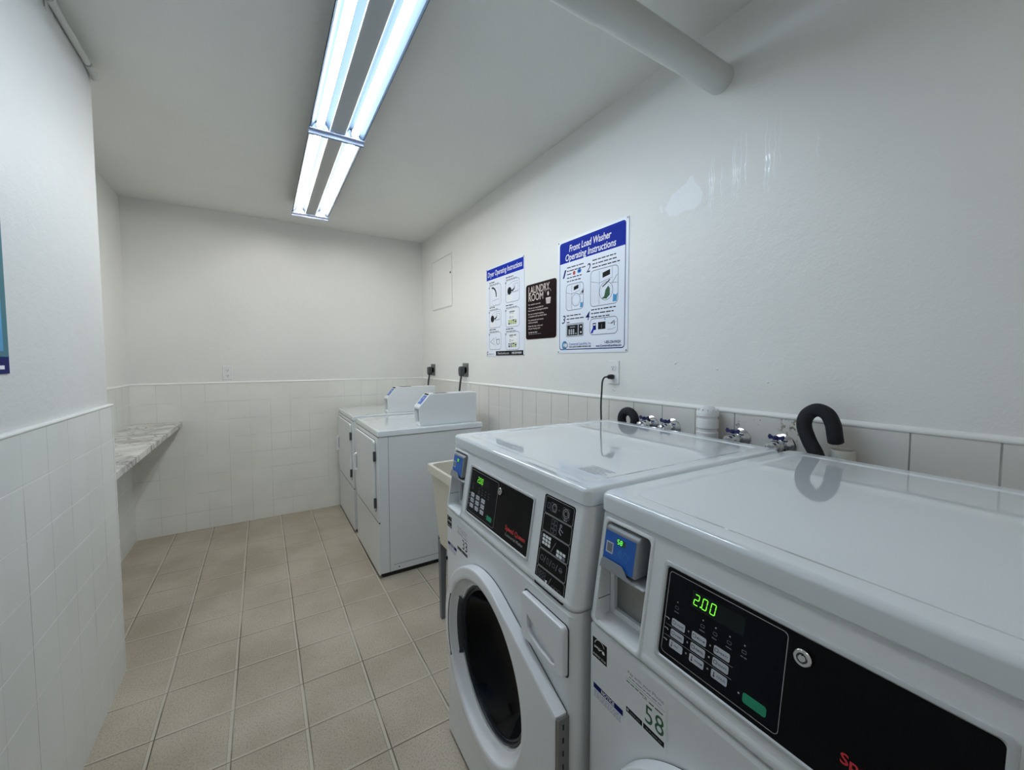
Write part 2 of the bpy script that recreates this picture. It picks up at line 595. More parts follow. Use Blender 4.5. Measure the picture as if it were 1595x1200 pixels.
bm = bmesh.new(); box(bm, XL - .15, XR + .15, YBK - .1, YB + .15, -0.1, 0); struct('floor', bm, 'floor')
bm = bmesh.new(); box(bm, XL - .15, XR + .15, YBK - .1, YB + .15, ZC, ZC + 0.1); struct('ceiling', bm, 'ceil')
bm = bmesh.new(); box(bm, XR, XR + .12, YBK, YB + .12, 0, ZC); wall_right = struct('wall_right', bm, 'wall')
bm = bmesh.new(); box(bm, XR - .008, XR, YBK, YB - 0.002, 0, ZT); struct('trim_1', bm, 'tile_r')
bm = bmesh.new(); box(bm, XL - .12, XR, YB + .006, YB + .12, 0, ZC); struct('wall_back', bm, 'wall')
bm = bmesh.new(); box(bm, XL, XR - .008, YB - .002, YB + .006, 0, ZT); struct('trim_2', bm, 'tile_b')
bm = bmesh.new(); box(bm, XL - .12, XL, YP, YB + .006, 0, ZC); struct('wall_left_far', bm, 'wall')
bm = bmesh.new(); box(bm, XL, XL + .008, YP, YB - .002, 0, ZT); struct('trim_3', bm, 'tile_l')
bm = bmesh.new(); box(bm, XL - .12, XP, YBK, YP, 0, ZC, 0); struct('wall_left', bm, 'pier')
bm = bmesh.new(); box(bm, XP, XQ, YBK, YP + .012, 0, ZT - .008); box(bm, XL + .008, XP, YP, YP + .012, 0, ZT - .008); struct('trim_4', bm, 'tile_l')
bm = bmesh.new(); box(bm, XL - .12, XR + .12, YBK - .1, YBK, 0, ZC); struct('wall_rear', bm, 'wall')
# rounded cap strips along the top of the tiling
def cap(name, pts_fn, a, b, mitre=0):
    bm = bmesh.new()
    prof = [(0, -.004), (.010, -.004), (.0125, 0.0), (.011, .006), (.006, .011), (0, .013)]
    prism(bm, prof, pts_fn, a, b)
    return struct(name, bm, 'cap', smooth=50)
cap('trim_5', lambda p, q, t: (XR - p, t, ZT + q), YBK, YB - .01)
cap('trim_6', lambda p, q, t: (t, YB + .006 - p, ZT + q), XL + .01, XR - .012)
bm = bmesh.new()
prism(bm, [(0, -.007), (.0138, -.007), (.0165, -.003), (.0155, .0015), (.011, .004), (0, .005)], lambda p, q, t: (XP + p, t, ZT - .002 + q), YBK, YP + .015, bev=.0008, seg=2)
prism(bm, [(0, -.007), (.0138, -.007), (.0165, -.003), (.0155, .0015), (.011, .004), (0, .005)], lambda p, q, t: (t, YP + p, ZT - .002 + q), XL + .01, XP)
struct('trim_7', bm, 'cap', smooth=50)
cap('trim_8', lambda p, q, t: (XL + p, t, ZT + q), YP + .02, YB - .01)

# ------------------------------------------------------------------ marks in the right wall's paint
def RW(y0, z0):
    return lambda u, v, h: (XR - h, y0 - u, z0 + v)
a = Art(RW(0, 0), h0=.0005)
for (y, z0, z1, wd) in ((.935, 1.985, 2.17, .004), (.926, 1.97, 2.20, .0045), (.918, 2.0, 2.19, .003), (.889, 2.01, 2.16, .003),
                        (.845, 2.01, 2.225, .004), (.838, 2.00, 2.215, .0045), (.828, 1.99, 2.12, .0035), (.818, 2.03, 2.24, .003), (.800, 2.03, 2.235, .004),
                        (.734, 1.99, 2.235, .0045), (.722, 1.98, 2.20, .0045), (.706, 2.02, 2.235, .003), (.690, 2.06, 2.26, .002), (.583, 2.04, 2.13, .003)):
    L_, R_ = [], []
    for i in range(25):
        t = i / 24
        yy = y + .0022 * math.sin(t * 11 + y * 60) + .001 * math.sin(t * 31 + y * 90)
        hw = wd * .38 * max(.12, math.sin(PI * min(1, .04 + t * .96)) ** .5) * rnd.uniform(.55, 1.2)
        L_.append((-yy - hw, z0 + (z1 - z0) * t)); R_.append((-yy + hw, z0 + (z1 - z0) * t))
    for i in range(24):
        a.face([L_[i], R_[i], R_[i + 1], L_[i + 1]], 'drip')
o = a.build('drip_highlights', wall_right)  # flat ribbons for the drips, their highlights painted near white
o['label'] = 'vertical paint drips with highlights painted in white'
a = Art(RW(0, 0), h0=.0004)
poly = [(-1.135, 2.06), (-1.118, 2.085), (-1.10, 2.112), (-1.075, 2.118), (-1.055, 2.128), (-1.035, 2.135), (-1.018, 2.158), (-1.005, 2.150), (-.995, 2.12), (-.975, 2.10), (-.962, 2.07), (-.970, 2.035), (-1.0, 2.02), (-1.04, 2.028), (-1.075, 2.02), (-1.11, 2.025)]
a.face(poly, 'gloss')
a.face([(-1.155, 2.05), (-1.16, 2.085), (-1.15, 2.075), (-1.145, 2.05)], 'gloss')
a.build('paint_patch', wall_right)['label'] = 'shiny smooth patch of paint'
bm = bmesh.new()
for (y, z, r) in ((1.069, 1.404, .006), (1.06, 1.408, .004), (.886, 1.383, .006), (.892, 1.387, .004), (.704, 1.34, .004), (1.42, 1.272, .006), (1.41, 1.268, .005), (1.43, 1.262, .004), (1.05, 1.30, .004)):
    lathe(bm, [(r, 0), (r * .7, -.0025), (0, -.0035)], (XR, y, z), 'x', 10)
new_mesh_obj('paint_lumps', bm, 'wall', wall_right, smooth=60, wn=False)

# access panel
bm = bmesh.new()
t = thing('access_panel', (XR, 3.62, 1.917), 'white painted access panel flush in the right wall near the far corner', 'access panel')
y0, y1, z0, z1 = -.238, .238, 0, .47
bm = bmesh.new()
P = [rr(y0 - .006, y1 + .006, z0 - .006, z1 + .006, .008), rr(y0, y1, z0, z1, .005)]
loft(bm, [[(-.0005, p, q) for p, q in P[0]], [(-.006, p, q) for p, q in P[0]], [(-.006, p, q) for p, q in P[1]], [(-.0015, p, q) for p, q in P[1]]], cap0=False, cap1=False)
new_mesh_obj('frame', bm, 'wall', t)
bm = bmesh.new(); box(bm, -.0055, -.0005, y0 + .003, y1 - .003, z0 + .003, z1 - .003, .001, 2)
new_mesh_obj('door', bm, 'wall', t)
bm = bmesh.new(); lathe(bm, [(.010, -.0055), (.009, -.009), (.004, -.0095), (0, -.0095)], (0, -.215, .30), 'x', 14); new_mesh_obj('latch', bm, 'greyd', t)

# ------------------------------------------------------------------ posters on the right wall
def sign(name, label, y_left, y_right, z0, z1, board, r, th=.003, cat='sign'):
    W, Hh = y_left - y_right, z1 - z0
    t = thing(name, (XR, (y_left + y_right) / 2, z0), label, cat)
    bm = bmesh.new()
    lp = rr(-W / 2, W / 2, 0, Hh, r)
    loft(bm, [[(-.0004, p, q) for p, q in lp], [(-th + .0006, p, q) for p, q in lp], [(-th, p * (1 - .001 / W), q) for p, q in lp]])
    new_mesh_obj('board', bm, board, t)
    a = Art(lambda u, v, h: (-th - h, W / 2 - u, v))
    return t, a, W, Hh

# washer instructions
t, a, W, Hh = sign('instruction_poster', 'large white and blue poster headed Front Load Washer Operating Instructions', 1.8559, 1.328, 1.417 + .0402, 1.417 + .6799, 'paper', .006)
m = .017
a.rrect(m, W - m, m * 1.1, Hh - m * .8, .018, 'signblued'); a.up()
a.rrect(m + .004, W - m - .004, m * 1.1 + .005, Hh - m * .8 - .004, .015, 'paper'); a.up()
zb = Hh * .795
a.face([(m + .002, zb)] + [(W - m - .002, zb)] + [p for p in rr(m + .002, W - m - .002, zb - .1, Hh - m * .8 - .002, .015) if p[1] > zb + .02], 'signblue'); a.up()
for i in range(13):
    v = zb + .006 + i * .0078
    a.rect(m + .004, W - m - .006, v, v + .0016, 'signblued')
a.up()
a.text('Front Load Washer', W * .49, Hh * .885, .036, 'white', 'c', bold=.012, shear=.18, width=W * .60)
a.text('Operating Instructions', W * .49, Hh * .812, .036, 'white', 'c', bold=.012, shear=.18, width=W * .72)
def small(u, v, lens, h=.0085, gap=.019, m_='ink'):
    for i, L in enumerate(lens):
        a.words(u, v - i * gap, L * W, h, m_)
def washer_icon(u0, u1, v0, v1, sel):
    w_, h_ = u1 - u0, v1 - v0
    a.frame(u0, u1, v0, v1, .022, .0035, 'inkg'); a.up()
    f = lambda s, t_: (u0 + s * w_, v0 + t_ * h_)
    a.stroke([f(0.02, .70), f(.33, .62), f(.33, .95)], .0025, 'inkg')
    a.stroke([f(.33, .62), f(.80, .70), f(.80, .98)], .0025, 'inkg')
    a.stroke([f(.33, .62), f(.33, .03)], .0025, 'inkg')
    a.stroke([f(.80, .70), f(.86, .04)], .0018, 'inkl')
    for k in (.08, .14, .20, .26):
        a.stroke([f(k, .10), f(k, .60)], .0015, 'inkl')
    a.face([f(.45, .74), f(.72, .79), f(.72, .93), f(.45, .88)], 'ink')
    cx_, cy_ = f(.58, .37)
    a.circle(cx_, cy_, w_ * .24, .003, 'inkg')
    a.circle(cx_, cy_, w_ * .18, .0015, 'inkl')
    a.up()
    a.stroke([f(.80, .55), f(.97, .75)], .003, 'inkg')
    a.stroke([f(.76, .56), f(.97, .54)], .0025, 'inkg')
    if sel:
        a.face([f(.66, .50), f(.72, .42), f(.72, .25), f(.60, .16), f(.42, .18), f(.52, .24), f(.56, .40)], 'dgreen')
        a.stroke([f(.45, .50), f(.60, .58), f(.72, .66)], .006, 'ink')
    else:
        a.face([f(.90, .62), f(.99, .72), f(.99, .60), f(.92, .56)], 'ink')
    a.face([f(.82, .05), f(.96, .05), f(.985, .26), f(.92, .22), f(.84, .26)], 'cyan')
    a.up()
n = lambda s, u, v: a.text(s, W * u, Hh * v, .046, 'signblued', shear=.22, bold=.004, width=W * .06)
n('1', .085, .665); n('2', .455, .665); n('3', .075, .265); n('4', .45, .27)
small(W * .155, Hh * .745, [.26, .30], m_='ink')
small(W * .155, Hh * .687, [.07]); a.disc(W * .27, Hh * .692, .011, 'red'); a.disc(W * .27, Hh * .692, .005, 'paper', 12); a.disc(W * .35, Hh * .697, .017, 'cyan', ry=.012)
a.up(); a.disc(W * .35, Hh * .697, .010, 'signblue', ry=.006)
small(W * .155, Hh * .655, [.24, .23])
small(W * .54, Hh * .745, [.33, .34, .36])
washer_icon(W * .145, W * .415, Hh * .375, Hh * .60, 0)
washer_icon(W * .52, W * .88, Hh * .375, Hh * .665, 1)
small(W * .155, Hh * .325, [.22, .28, .06])
small(W * .53, Hh * .345, [.35, .30, .26])
u0, u1, v0, v1 = W * .15, W * .42, Hh * .145, Hh * .255
a.rrect(u0, u1, v0, v1, .008, 'inkl'); a.frame(u0, u1, v0, v1, .008, .003, 'inkg'); a.up()
a.rect(u0 + .008, u0 + .097, v0 + .006, v1 - .007, 'ink'); a.rect(u0 + .104, u1 - .007, v0 + .006, v1 - .007, 'ink'); a.up()
for i in range(3):
    for j in range(3):
        a.rrect(u0 + .020 + i * .018, u0 + .032 + i * .018, v0 + .012 + j * .010, v0 + .020 + j * .010, .002, 'inkl')
a.rect(u0 + .076, u0 + .088, v0 + .013, v0 + .018, 'inkl'); a.rect(u0 + .030, u0 + .075, v1 - .022, v1 - .014, 'inkg')
a.disc(u0 + .122, v0 + .020, .006, 'white', 6); a.disc(u0 + .122, v0 + .050, .006, 'white', 6)
u0, u1, v0, v1 = W * .515, W * .88, Hh * .145, Hh * .275
a.frame(u0, u1, v0, v1, .022, .0035, 'inkg'); a.up()
a.rect(u0 + .022, u0 + .045, v0 + .025, v1 - .022, 'signblued'); a.rect(u0 + .060, u0 + .112, v0 + .026, v1 - .020, 'ink'); a.up()
a.rect(u0 + .026, u0 + .042, v1 - .035, v1 - .028, 'white')
a.face([(u0 + .006, v0 + .010), (u0 + .024, v0 + .040), (u0 + .036, v0 + .036), (u0 + .020, v0 + .008)], 'signblue')
a.stroke([(u0 + .084, v0 + .030), (u0 + .086, v0 + .052)], .003, 'inkg')
a.text('$', u0 + .108, v1 - .012, .012, 'signblue', 'c')
a.stroke([(u0 + .125, v0 + .055), (u0 + .155, v0 + .050), (u0 + .185, v0 + .058)], .002, 'inkg'); a.stroke([(u0 + .150, v0 + .050), (u0 + .170, v0 + .064), (u0 + .172, v0 + .040)], .005, 'ink')
a.stroke([(u0 + .125, v0 + .022), (u0 + .160, v0 + .022), (u0 + .180, v0 + .030)], .002, 'inkg')
# footer
cu, cv = W * .125, Hh * .070
a.circle(cu, cv, .019, .012, 'cyan', 60, 300)
a.circle(cu + .006, cv, .017, .004, 'signblued', -160, 130)
a.text('C', cu - .006, cv - .012, .024, 'inkg', width=.018)
a.text('Commercial Laundries, Inc.', W * .195, Hh * .068, .015, 'signblue', width=W * .34)
a.text('YOUR LAUNDRY EQUIPMENT PARTNER IN TIME', W * .195, Hh * .047, .009, 'ink', width=W * .335, bold=.02)
a.text('1-855-254-WASH', W * .92, Hh * .070, .014, 'signblued', 'r', bold=.02, width=W * .20)
a.text('www.CommercialLaundries.com', W * .93, Hh * .045, .012, 'signblued', 'r', bold=.02, width=W * .33)
a.build('printing', t)
for u, v in ((.008, .008), (W - .008, .008), (.008, Hh - .008), (W - .008, Hh - .008)):
    bm = bmesh.new()
    lathe(bm, [(.0045, -.003), (.004, -.0045), (0, -.005)], (0, W / 2 - u, v), 'x', 12)
    new_mesh_obj('screw', bm, 'plateg', t)

# dryer instructions
t, a, W, Hh = sign('instruction_poster', 'narrow white and blue poster headed Dryer Operating Instructions', 2.7281, 2.2069, 1.417 + .0314, 1.417 + .6919, 'paper', .004)
a.rect(W * .012, W * .985, Hh * .865, Hh * .985, 'signblue'); a.up()
a.text('Dryer Operating Instructions', W * .5, Hh * .90, .038, 'white', 'c', bold=.01, shear=.15, width=W * .90)
def cell(u0, u1, v0, v1, kind):
    w_, h_ = u1 - u0, v1 - v0
    a.frame(u0, u1, v0, v1, .022, .003, 'inkg'); a.disc(u0, v1 - .012, .008, 'inkg', 10); a.up()
    a.words(u0 + .002, v1 + .020, w_ * .55, .010, 'ink'); a.words(u0 + .002, v1 + .004, w_ * .8, .009, 'inkg')
    f = lambda s, t_: (u0 + s * w_, v0 + t_ * h_)
    if kind == 0:
        a.circle(*f(.25, .48), w_ * .36, .013, 'ink', -10, 95); a.stroke([f(.1, .8), f(.1, .05)], .002, 'inkg'); a.frame(*[u0 + w_ * .25, u0 + w_ * .85, v0 + h_ * .05, v0 + h_ * .85], .005, .002, 'inkl')
        a.stroke([f(.3, .25), f(.85, .30)], .0025, 'inkg')
    if kind == 1:
        a.disc(*f(.28, .52), w_ * .15, 'ink'); a.rect(u0 + w_ * .08, u0 + w_ * .5, v0 + h_ * .06, v0 + h_ * .32, 'white')
        a.face([f(.4, .52), f(.62, .60), f(.70, .75), f(.66, .56), f(.5, .45)], 'ink'); a.frame(u0 + w_ * .56, u0 + w_ * .9, v0 + h_ * .42, v0 + h_ * .78, .004, .002, 'inkg')
        a.stroke([f(.04, .38), f(.95, .46)], .002, 'inkg'); a.stroke([f(.2, .75), f(.5, .9), f(.9, .88)], .002, 'inkg')
    if kind == 2:
        a.stroke([f(.08, .46), f(.45, .68), f(.40, .50), f(.45, .28), f(.08, .46)], .003, 'inkg'); a.circle(*f(.2, .46), w_ * .42, .002, 'inkg', -30, 30)
        a.circle(*f(.76, .45), w_ * .12, .004, 'inkg', 120, 420); a.rect(u0 + w_ * .6, u0 + w_ * .88, v0 + h_ * .56, v0 + h_ * .60, 'inkg')
    if kind in (3, 4):
        a.rect(u0 + w_ * .2, u0 + w_ * .82, v0 + h_ * .12, v0 + h_ * .9, 'white'); a.up()
        a.words(u0 + w_ * .27, v0 + h_ * .78, w_ * .5, .014, 'inkg'); a.words(u0 + w_ * .27, v0 + h_ * .70, w_ * .32, .012, 'inkl')
        a.circle(*f(.33, .52), .008, .003, 'ink'); a.stroke([f(.45, .48), f(.5, .56)], .003, 'ink'); a.stroke([f(.52, .48), f(.57, .56)], .003, 'inkg')
        for i in range(4):
            for j in range(3):
                cc = ('lgreen' if kind == 3 else ('inkg' if i < 2 else 'lgreen'))
                a.rrect(u0 + w_ * (.20 + .155 * i), u0 + w_ * (.33 + .155 * i), v0 + h_ * (.14 + .085 * j), v0 + h_ * (.21 + .085 * j), .003, cc if (i + j) % 4 else 'ink')
cell(W * .09, W * .42, Hh * .565, Hh * .795, 0); cell(W * .55, W * .89, Hh * .565, Hh * .795, 1)
cell(W * .09, W * .42, Hh * .32, Hh * .515, 1); cell(W * .55, W * .89, Hh * .305, Hh * .50, 3)
cell(W * .09, W * .42, Hh * .075, Hh * .265, 2); cell(W * .55, W * .89, Hh * .065, Hh * .25, 4)
a.rect(W * .28, W * .98, Hh * .005, Hh * .055, 'ink'); a.up()
a.text('CleanLaundry.com', W * .33, Hh * .021, .014, 'white', width=W * .30); a.text('1-855-254-WASH', W * .70, Hh * .021, .014, 'white', width=W * .24, bold=.02)
a.circle(W * .04, Hh * .035, .010, .006, 'signblued', 40, 320); a.words(W * .08, Hh * .02, W * .16, .008, 'inkg')
a.build('printing', t)
for u, v in ((.010, .004), (W - .006, .004), (.008, Hh - .006), (W - .008, Hh - .006)):
    bm = bmesh.new()
    lathe(bm, [(.0045, -.003), (.004, -.0045), (0, -.005)], (0, W / 2 - u, v), 'x', 12)
    new_mesh_obj('screw', bm, 'plateg', t)

# laundry room sign
t, a, W, Hh = sign('laundry_room_sign', 'dark maroon sign reading LAUNDRY ROOM with rounded corners between two posters', 2.186, 1.871, 1.553, 1.902, 'maroon', .018, .004)
def serif(txt, u, v, h, wd):
    a.text(txt, u, v, h, 'cream', bold=.010, width=wd)
    # slab serifs under and over the letters
    L = glyphs(txt, .010)[2]; vs = glyphs(txt, .010)[0]; k = wd / L
    feet = sorted(set(round(x, 2) for x, y in vs if y < .03))
    for y_, rng in ((0.0, 'b'), (h - .005, 't')):
        xs = [x * k for x, y in vs if (y < .02 if rng == 'b' else y > .68)]
        for x in xs[::3]:
            a.rect(u + max(0, x - .0025), u + min(wd, x + .0025), v + y_, v + y_ + .0032, 'cream')
serif('LAUNDRY', W * .10, Hh * .83, .045, W * .70)
serif('ROOM', W * .10, Hh * .695, .045, W * .50)
a.face([(W * .68, Hh * .70), (W * .84, Hh * .70), (W * .82, Hh * .595), (W * .70, Hh * .595)], 'cream'); a.up()
for k in (0, 1, 2):
    a.rect(W * .70, W * .82, Hh * (.62 + k * .022), Hh * (.624 + k * .022), 'maroon')
a.disc(W * .755, Hh * .768, .009, 'cream', 12, .013)
a.circle(W * .755, Hh * .77, .030, .002, 'cream', 20, 160)
TX = [('For resident use only', .62, .42), ('We are not responsible for', .555, .52), ('lost, stolen or damaged articles', .510, .66), ('Do not overload machines,', .445, .53), ('or washers will not finish clean', .400, .62),
      ('No unattended and remove', .335, .52), ('clothes promptly', .290, .33), ('Clean lint trap at the end', .225, .49), ('of each drying cycle', .180, .41)]
for s_, v, L in TX:
    a.text(s_, W * .09, Hh * v, .0095, 'cream', width=W * L, bold=.012)
a.words(W * .10, Hh * .115, W * .30, .008, 'cream'); a.words(W * .10, Hh * .085, W * .45, .006, 'inkg')
a.build('lettering', t)

# poster on the left wall, only its edge in view
t = thing('wall_poster', (XP, 1.22, 1.383), 'teal and blue poster at the left edge on the near white wall', 'poster')
bm = bmesh.new(); box(bm, .0004, .003, -.4, .4, 0, .61); new_mesh_obj('board', bm, 'signblued', t, smooth=0)
a = Art(lambda u, v, h: (.003 + h, -.4 + u, v))
a.rect(0, .8, .045, .61, 'teal'); a.up(); a.rect(.03, .775, .06, .33, 'cyan'); a.rect(.03, .775, .33, .59, 'paper'); a.up()
for i in range(5):
    a.circle(.70 + .012 * i, .12 + .012 * i, .018, .004, 'signblued', 0, 200)
a.rect(.69, .775, .012, .022, 'white')
a.build('printing', t)

# ------------------------------------------------------------------ outlets, plugs, cords
def outlet(name, label, loc, rz, plate='plate', wd=.072, ht=.118, sockets=(.030, -.030), body='plate'):
    """faces local -x"""
    t = thing(name, loc, label, 'outlet', rz)
    bm = bmesh.new()
    lp = lambda e, h: [(-h, p, q) for p, q in rr(-wd / 2 + e, wd / 2 - e, e, ht - e, .006)]
    loft(bm, [lp(0, .0003), lp(0, .003), lp(.002, .0055), lp(.004, .006)])
    new_mesh_obj('cover_plate', bm, plate, t)
    for s in sockets:
        bm = bmesh.new()
        zc = ht / 2 + s * .75
        lp = lambda e, h: [(-h, p, q) for p, q in rr(-.017 + e, .017 - e, zc - .014 + e, zc + .014 - e, .009)]
        loft(bm, [lp(0, .0055), lp(0, .0078), lp(.001, .0085)], mi=0)
        for dy, dz, a_, b_ in ((-.006, .003, .0012, .0045), (.006, .003, .0012, .0038), (0, -.007, .0025, .0025)):
            box(bm, -.0090, -.0084, dy - a_, dy + a_, zc + dz - b_, zc + dz + b_, mi=1)
        new_mesh_obj('socket', bm, [body, 'seam'], t)
    return t
outlet('wall_outlet', 'white double outlet on the right wall with a black plug in it', (XR, 1.4135, 1.298), 0)
outlet('wall_outlet', 'small white outlet on the back wall just above the tile edge', (-.2505, YB + .006, 1.252), PI / 2)

def dryer_outlet(name, label, y, z):
    t = thing(name, (XR, y, z), label, 'outlet')
    bm = bmesh.new()
    lp = lambda e, h: [(-h, p, q) for p, q in rr(-.056 + e, .056 - e, e, .118 - e, .004)]
    loft(bm, [lp(0, .0003), lp(0, .003), lp(.001, .004)])
    new_mesh_obj('cover_plate', bm, 'plateg', t)
    bm = bmesh.new()
    lathe(bm, [(.027, -.004), (.027, -.012), (.024, -.014), (0, -.014)], (0, 0, .058), 'x', 24)
    new_mesh_obj('socket', bm, 'black', t)
    for q in (.010, .108):
        bm = bmesh.new()
        lathe(bm, [(.004, -.004), (.003, -.0052), (0, -.0055)], (0, 0, q), 'x', 10)
        new_mesh_obj('screw', bm, 'steel', t)
dryer_outlet('dryer_outlet', 'grey metal outlet plate on the right wall nearest the far corner', 3.870, 1.262)
dryer_outlet('dryer_outlet', 'grey metal outlet plate on the right wall above the nearer dryer', 3.108, 1.275)

# white pull chain / cable beside the nearer dryer cord
bm = bmesh.new()
tube(bm, smooth_path([(XR - .006, 3.05, 1.276), (XR - .01, 3.045, 1.2), (XR - .014, 3.05, 1.1), (XR - .02, 3.05, .9)], 5), .005, 8)
rebase(tag(new_mesh_obj('white_cable', bm, 'pvc'), 'thin white cable hanging below the outlet over the nearer dryer', 'cable'))


def machine_cord(root, y, z, ybot, r, big):
    """cord plugged into the wall outlet, a part of its machine"""
    X = XR - (.016 if big else .0085)
    inv = root.matrix_basis.inverted()
    base = Matrix.Translation(Vector((X, y, z)))
    if big:
        pts = smooth_path([(-.022, 0.004, -.035), (-.028, .006, -.075), (-.034, .012, -.13), (-.038, .004 + (ybot - y) * .5, -.22), (-.030, ybot - y, -.42)], 6)
    else:
        pts = smooth_path([(-.038, 0, 0), (-.055, .002, -.003), (-.066, .004, -.022), (-.068, .006, -.07), (-.066, .012, -.14), (-.064, .010, -.24), (-.062, .0, -.45)], 8)
    bm = bmesh.new()
    tube(bm, pts, r, 10)
    bm.transform(inv @ base)
    cable = new_mesh_obj('power_cord', bm, 'greyd' if big else 'cord', root)
    bm = bmesh.new()
    if big:
        prism(bm, [(-.030, -.030), (-.033, .010), (-.024, .032), (.020, .036), (.026, .020), (.022, -.028), (0, -.050), (-.018, -.048)],
              lambda p, q, s: (-.001 - s, -p * .9, q), 0, .042, bev=.006, seg=2)
    else:
        loft(bm, [[(-h, p, q) for p, q in rr(-a_, a_, -b_, b_, b_ * .6)] for h, a_, b_ in ((0, .010, .010), (.006, .013, .012), (.024, .012, .011), (.034, .006, .006), (.040, .004, .004))])
    bm.transform(inv @ base)
    new_mesh_obj('plug', bm, 'greyd' if big else 'cord', cable)
    cable['label'] = 'dark grey dryer cord and plug' if big else 'thin black cord and plug'

# ------------------------------------------------------------------ washers
WW, DP, ZTOP, ZLIP, ZCB, KC, XLO = .757, .778, 1.141, 1.100, .870, .162, -.0374
def cons(u, z, h=0.0):
    """point on the sloping control panel, h outward"""
    n = math.hypot(1, KC)
    return (-(ZLIP - z) * KC - h / n, -u, z + h * KC / n)
def low(u, z, h=0.0):
    return (XLO - h, -u, z)

def washer_parts(root, lcd, code, code_mat, stickers_clear):
    # lid
    bm = bmesh.new()
    def L(e, z, r):
        return [(p, q, z) for p, q in rr(-.004 + e, DP - e, -WW + .002 + e, -.002 - e, r, 6)]
    loft(bm, [L(.004, ZLIP, .016), L(0, ZLIP + .004, .020), L(0, ZTOP - .011, .020), L(.0012, ZTOP - .0062, .020), L(.0038, ZTOP - .0028, .021), L(.0075, ZTOP - .0006, .022), L(.012, ZTOP, .024),
              L(.040, ZTOP, .03), L(.044, ZTOP - .0006, .03), L(.049, ZTOP - .0022, .03), L(.054, ZTOP - .0028, .028)])
    new_mesh_obj('lid', bm, 'enamel', root, smooth=40)
    # lower cabinet with the detergent drawer pocket
    bm = bmesh.new()
    def B(e, z, r=.022, x=XLO):
        return [(p, q, z) for p, q in rr(x + e, DP - .012 - e, -WW + .004 + e, -.004 - e, r, 6)]
    loft(bm, [B(.004, .012), B(0, .018), B(0, ZCB - .008), B(.004, ZCB - .001), B(.010, ZCB)])
    body = new_mesh_obj('cabinet', bm, 'enamel2', root, smooth=40)
    c1 = bmesh.new()
    lathe(c1, [(.212, XLO - .01), (.212, XLO + .12)], (0, -.351, .503), 'x', 64)
    boolean(body, [c1])
    # console with slanting face and the card reader opening
    bm = bmesh.new()
    def Cn(e, z):
        d = -(ZLIP - z) * KC
        return [(p, q, z) for p, q in rr(d - .0005 + e, DP - .012 - e, -WW + .003 + e, -.003 - e, .022, 6)]
    loft(bm, [Cn(.012, ZCB + .0005), Cn(.004, ZCB + .0025), Cn(.0005, ZCB + .007), Cn(-.001, ZCB + .012), Cn(-.001, ZCB + .016), Cn(0, ZCB + .022), Cn(0, ZLIP - .006), Cn(.004, ZLIP)])
    con = new_mesh_obj('console', bm, 'enamel2', root, smooth=40)
    c1 = bmesh.new()
    lp = lambda d, e: [(d - (ZLIP - q) * KC, -p, q) for p, q in rr(.026 + e, .141 - e, .881 + e, 1.087 - e, .008)]
    loft(c1, [lp(-.03, 0), lp(.001, 0), lp(.004, .003), lp(.110, .003)])
    boolean(con, [c1])
    # raised rim of the opening
    bm = bmesh.new()
    def ring(e, h):
        return [cons(p, q, h) for p, q in rr(.0225 + e, .1445 - e, .8775 + e, 1.0905 - e, .010)]
    loft(bm, [ring(-.003, 0), ring(-.001, .0022), ring(.002, .003), ring(.0045, .002), ring(.0055, -.004)], cap0=False, cap1=False)
    new_mesh_obj('opening_rim', bm, 'enamel2', root)
    # inside of the opening
    bm = bmesh.new()
    box(bm, .014, .018, -.1405, -.028, .884, .9955, 0)
    new_mesh_obj('coin_plate', bm, 'steel', root, smooth=0)
    bm = bmesh.new()
    prism(bm, [(-.034, .8822), (.014, .8822), (.014, .900), (.006, .900), (.004, .890), (-.032, .8842)], lambda p, q, s: (p, s, q), -.1395, -.0285)
    prism(bm, [(.004, .884), (.0140, .884), (.0140, .9955), (.004, .9955)], lambda p, q, s: (p, s, q), -.0400, -.0285, bev=.0008, seg=2)
    new_mesh_obj('inner_tray', bm, 'enamel2', root, smooth=30)
    bm = bmesh.new()
    box(bm, .0030, .0042, -.0290, -.0284, .884, .9955); box(bm, -.028, .004, -.0292, -.0285, .925, .9265)
    new_mesh_obj('inner_seams', bm, 'seam', root, smooth=0)
    # card reader
    rd = new_card_reader(root, lcd)
    # display panel
    bm = bmesh.new()
    def ring2(e, h, u0=.180, u1=.554, z0=.912, z1=1.0585):
        return [cons(p, q, h) for p, q in rr(u0 + e, u1 - e, z0 + e, z1 - e, .006)]
    loft(bm, [ring2(-.0085, -.0005), ring2(-.0075, .0022), ring2(-.0055, .0032), ring2(-.002, .0032), ring2(0, .001)], cap0=False, cap1=False)
    new_mesh_obj('display_bezel', bm, 'bezel', root)
    bm = bmesh.new()
    loft(bm, [ring2(-.0005, -.0005), ring2(-.0005, .0010)])
    pan = new_mesh_obj('display_panel', bm, 'black', root, smooth=0)
    a = Art(cons, h0=.0013)
    u0, u1, z0, z1 = .1855, .370, .9195, 1.0525
    a.rrect(u0, u1, z0, z1, .006, 'navy'); a.frame(u0, u1, z0, z1, .006, .0012, 'silver'); a.up()
    a.rect(.230, .315, 1.015, 1.042, 'navyd'); a.up()
    x = .2335
    for ch in '2.00':
        if ch == '.':
            a.disc(x - .0018, 1.0215, .0012, 'led', 8); continue
        a.seg7(ch, x, 1.0205, .0075, .0165, .0014, 'led'); x += .0140
    for i in range(3):                                              # nine keys
        for j in range(3):
            cu_, cz = .212 + .0375 * i, .9745 - .0175 * j
            a.rrect(cu_ - .0125, cu_ + .0125, cz - .0062, cz + .0062, .0025, 'inkl')
            a.disc(cu_ - .0185, cz + .001, .0014, 'silver', 8)
    a.up()
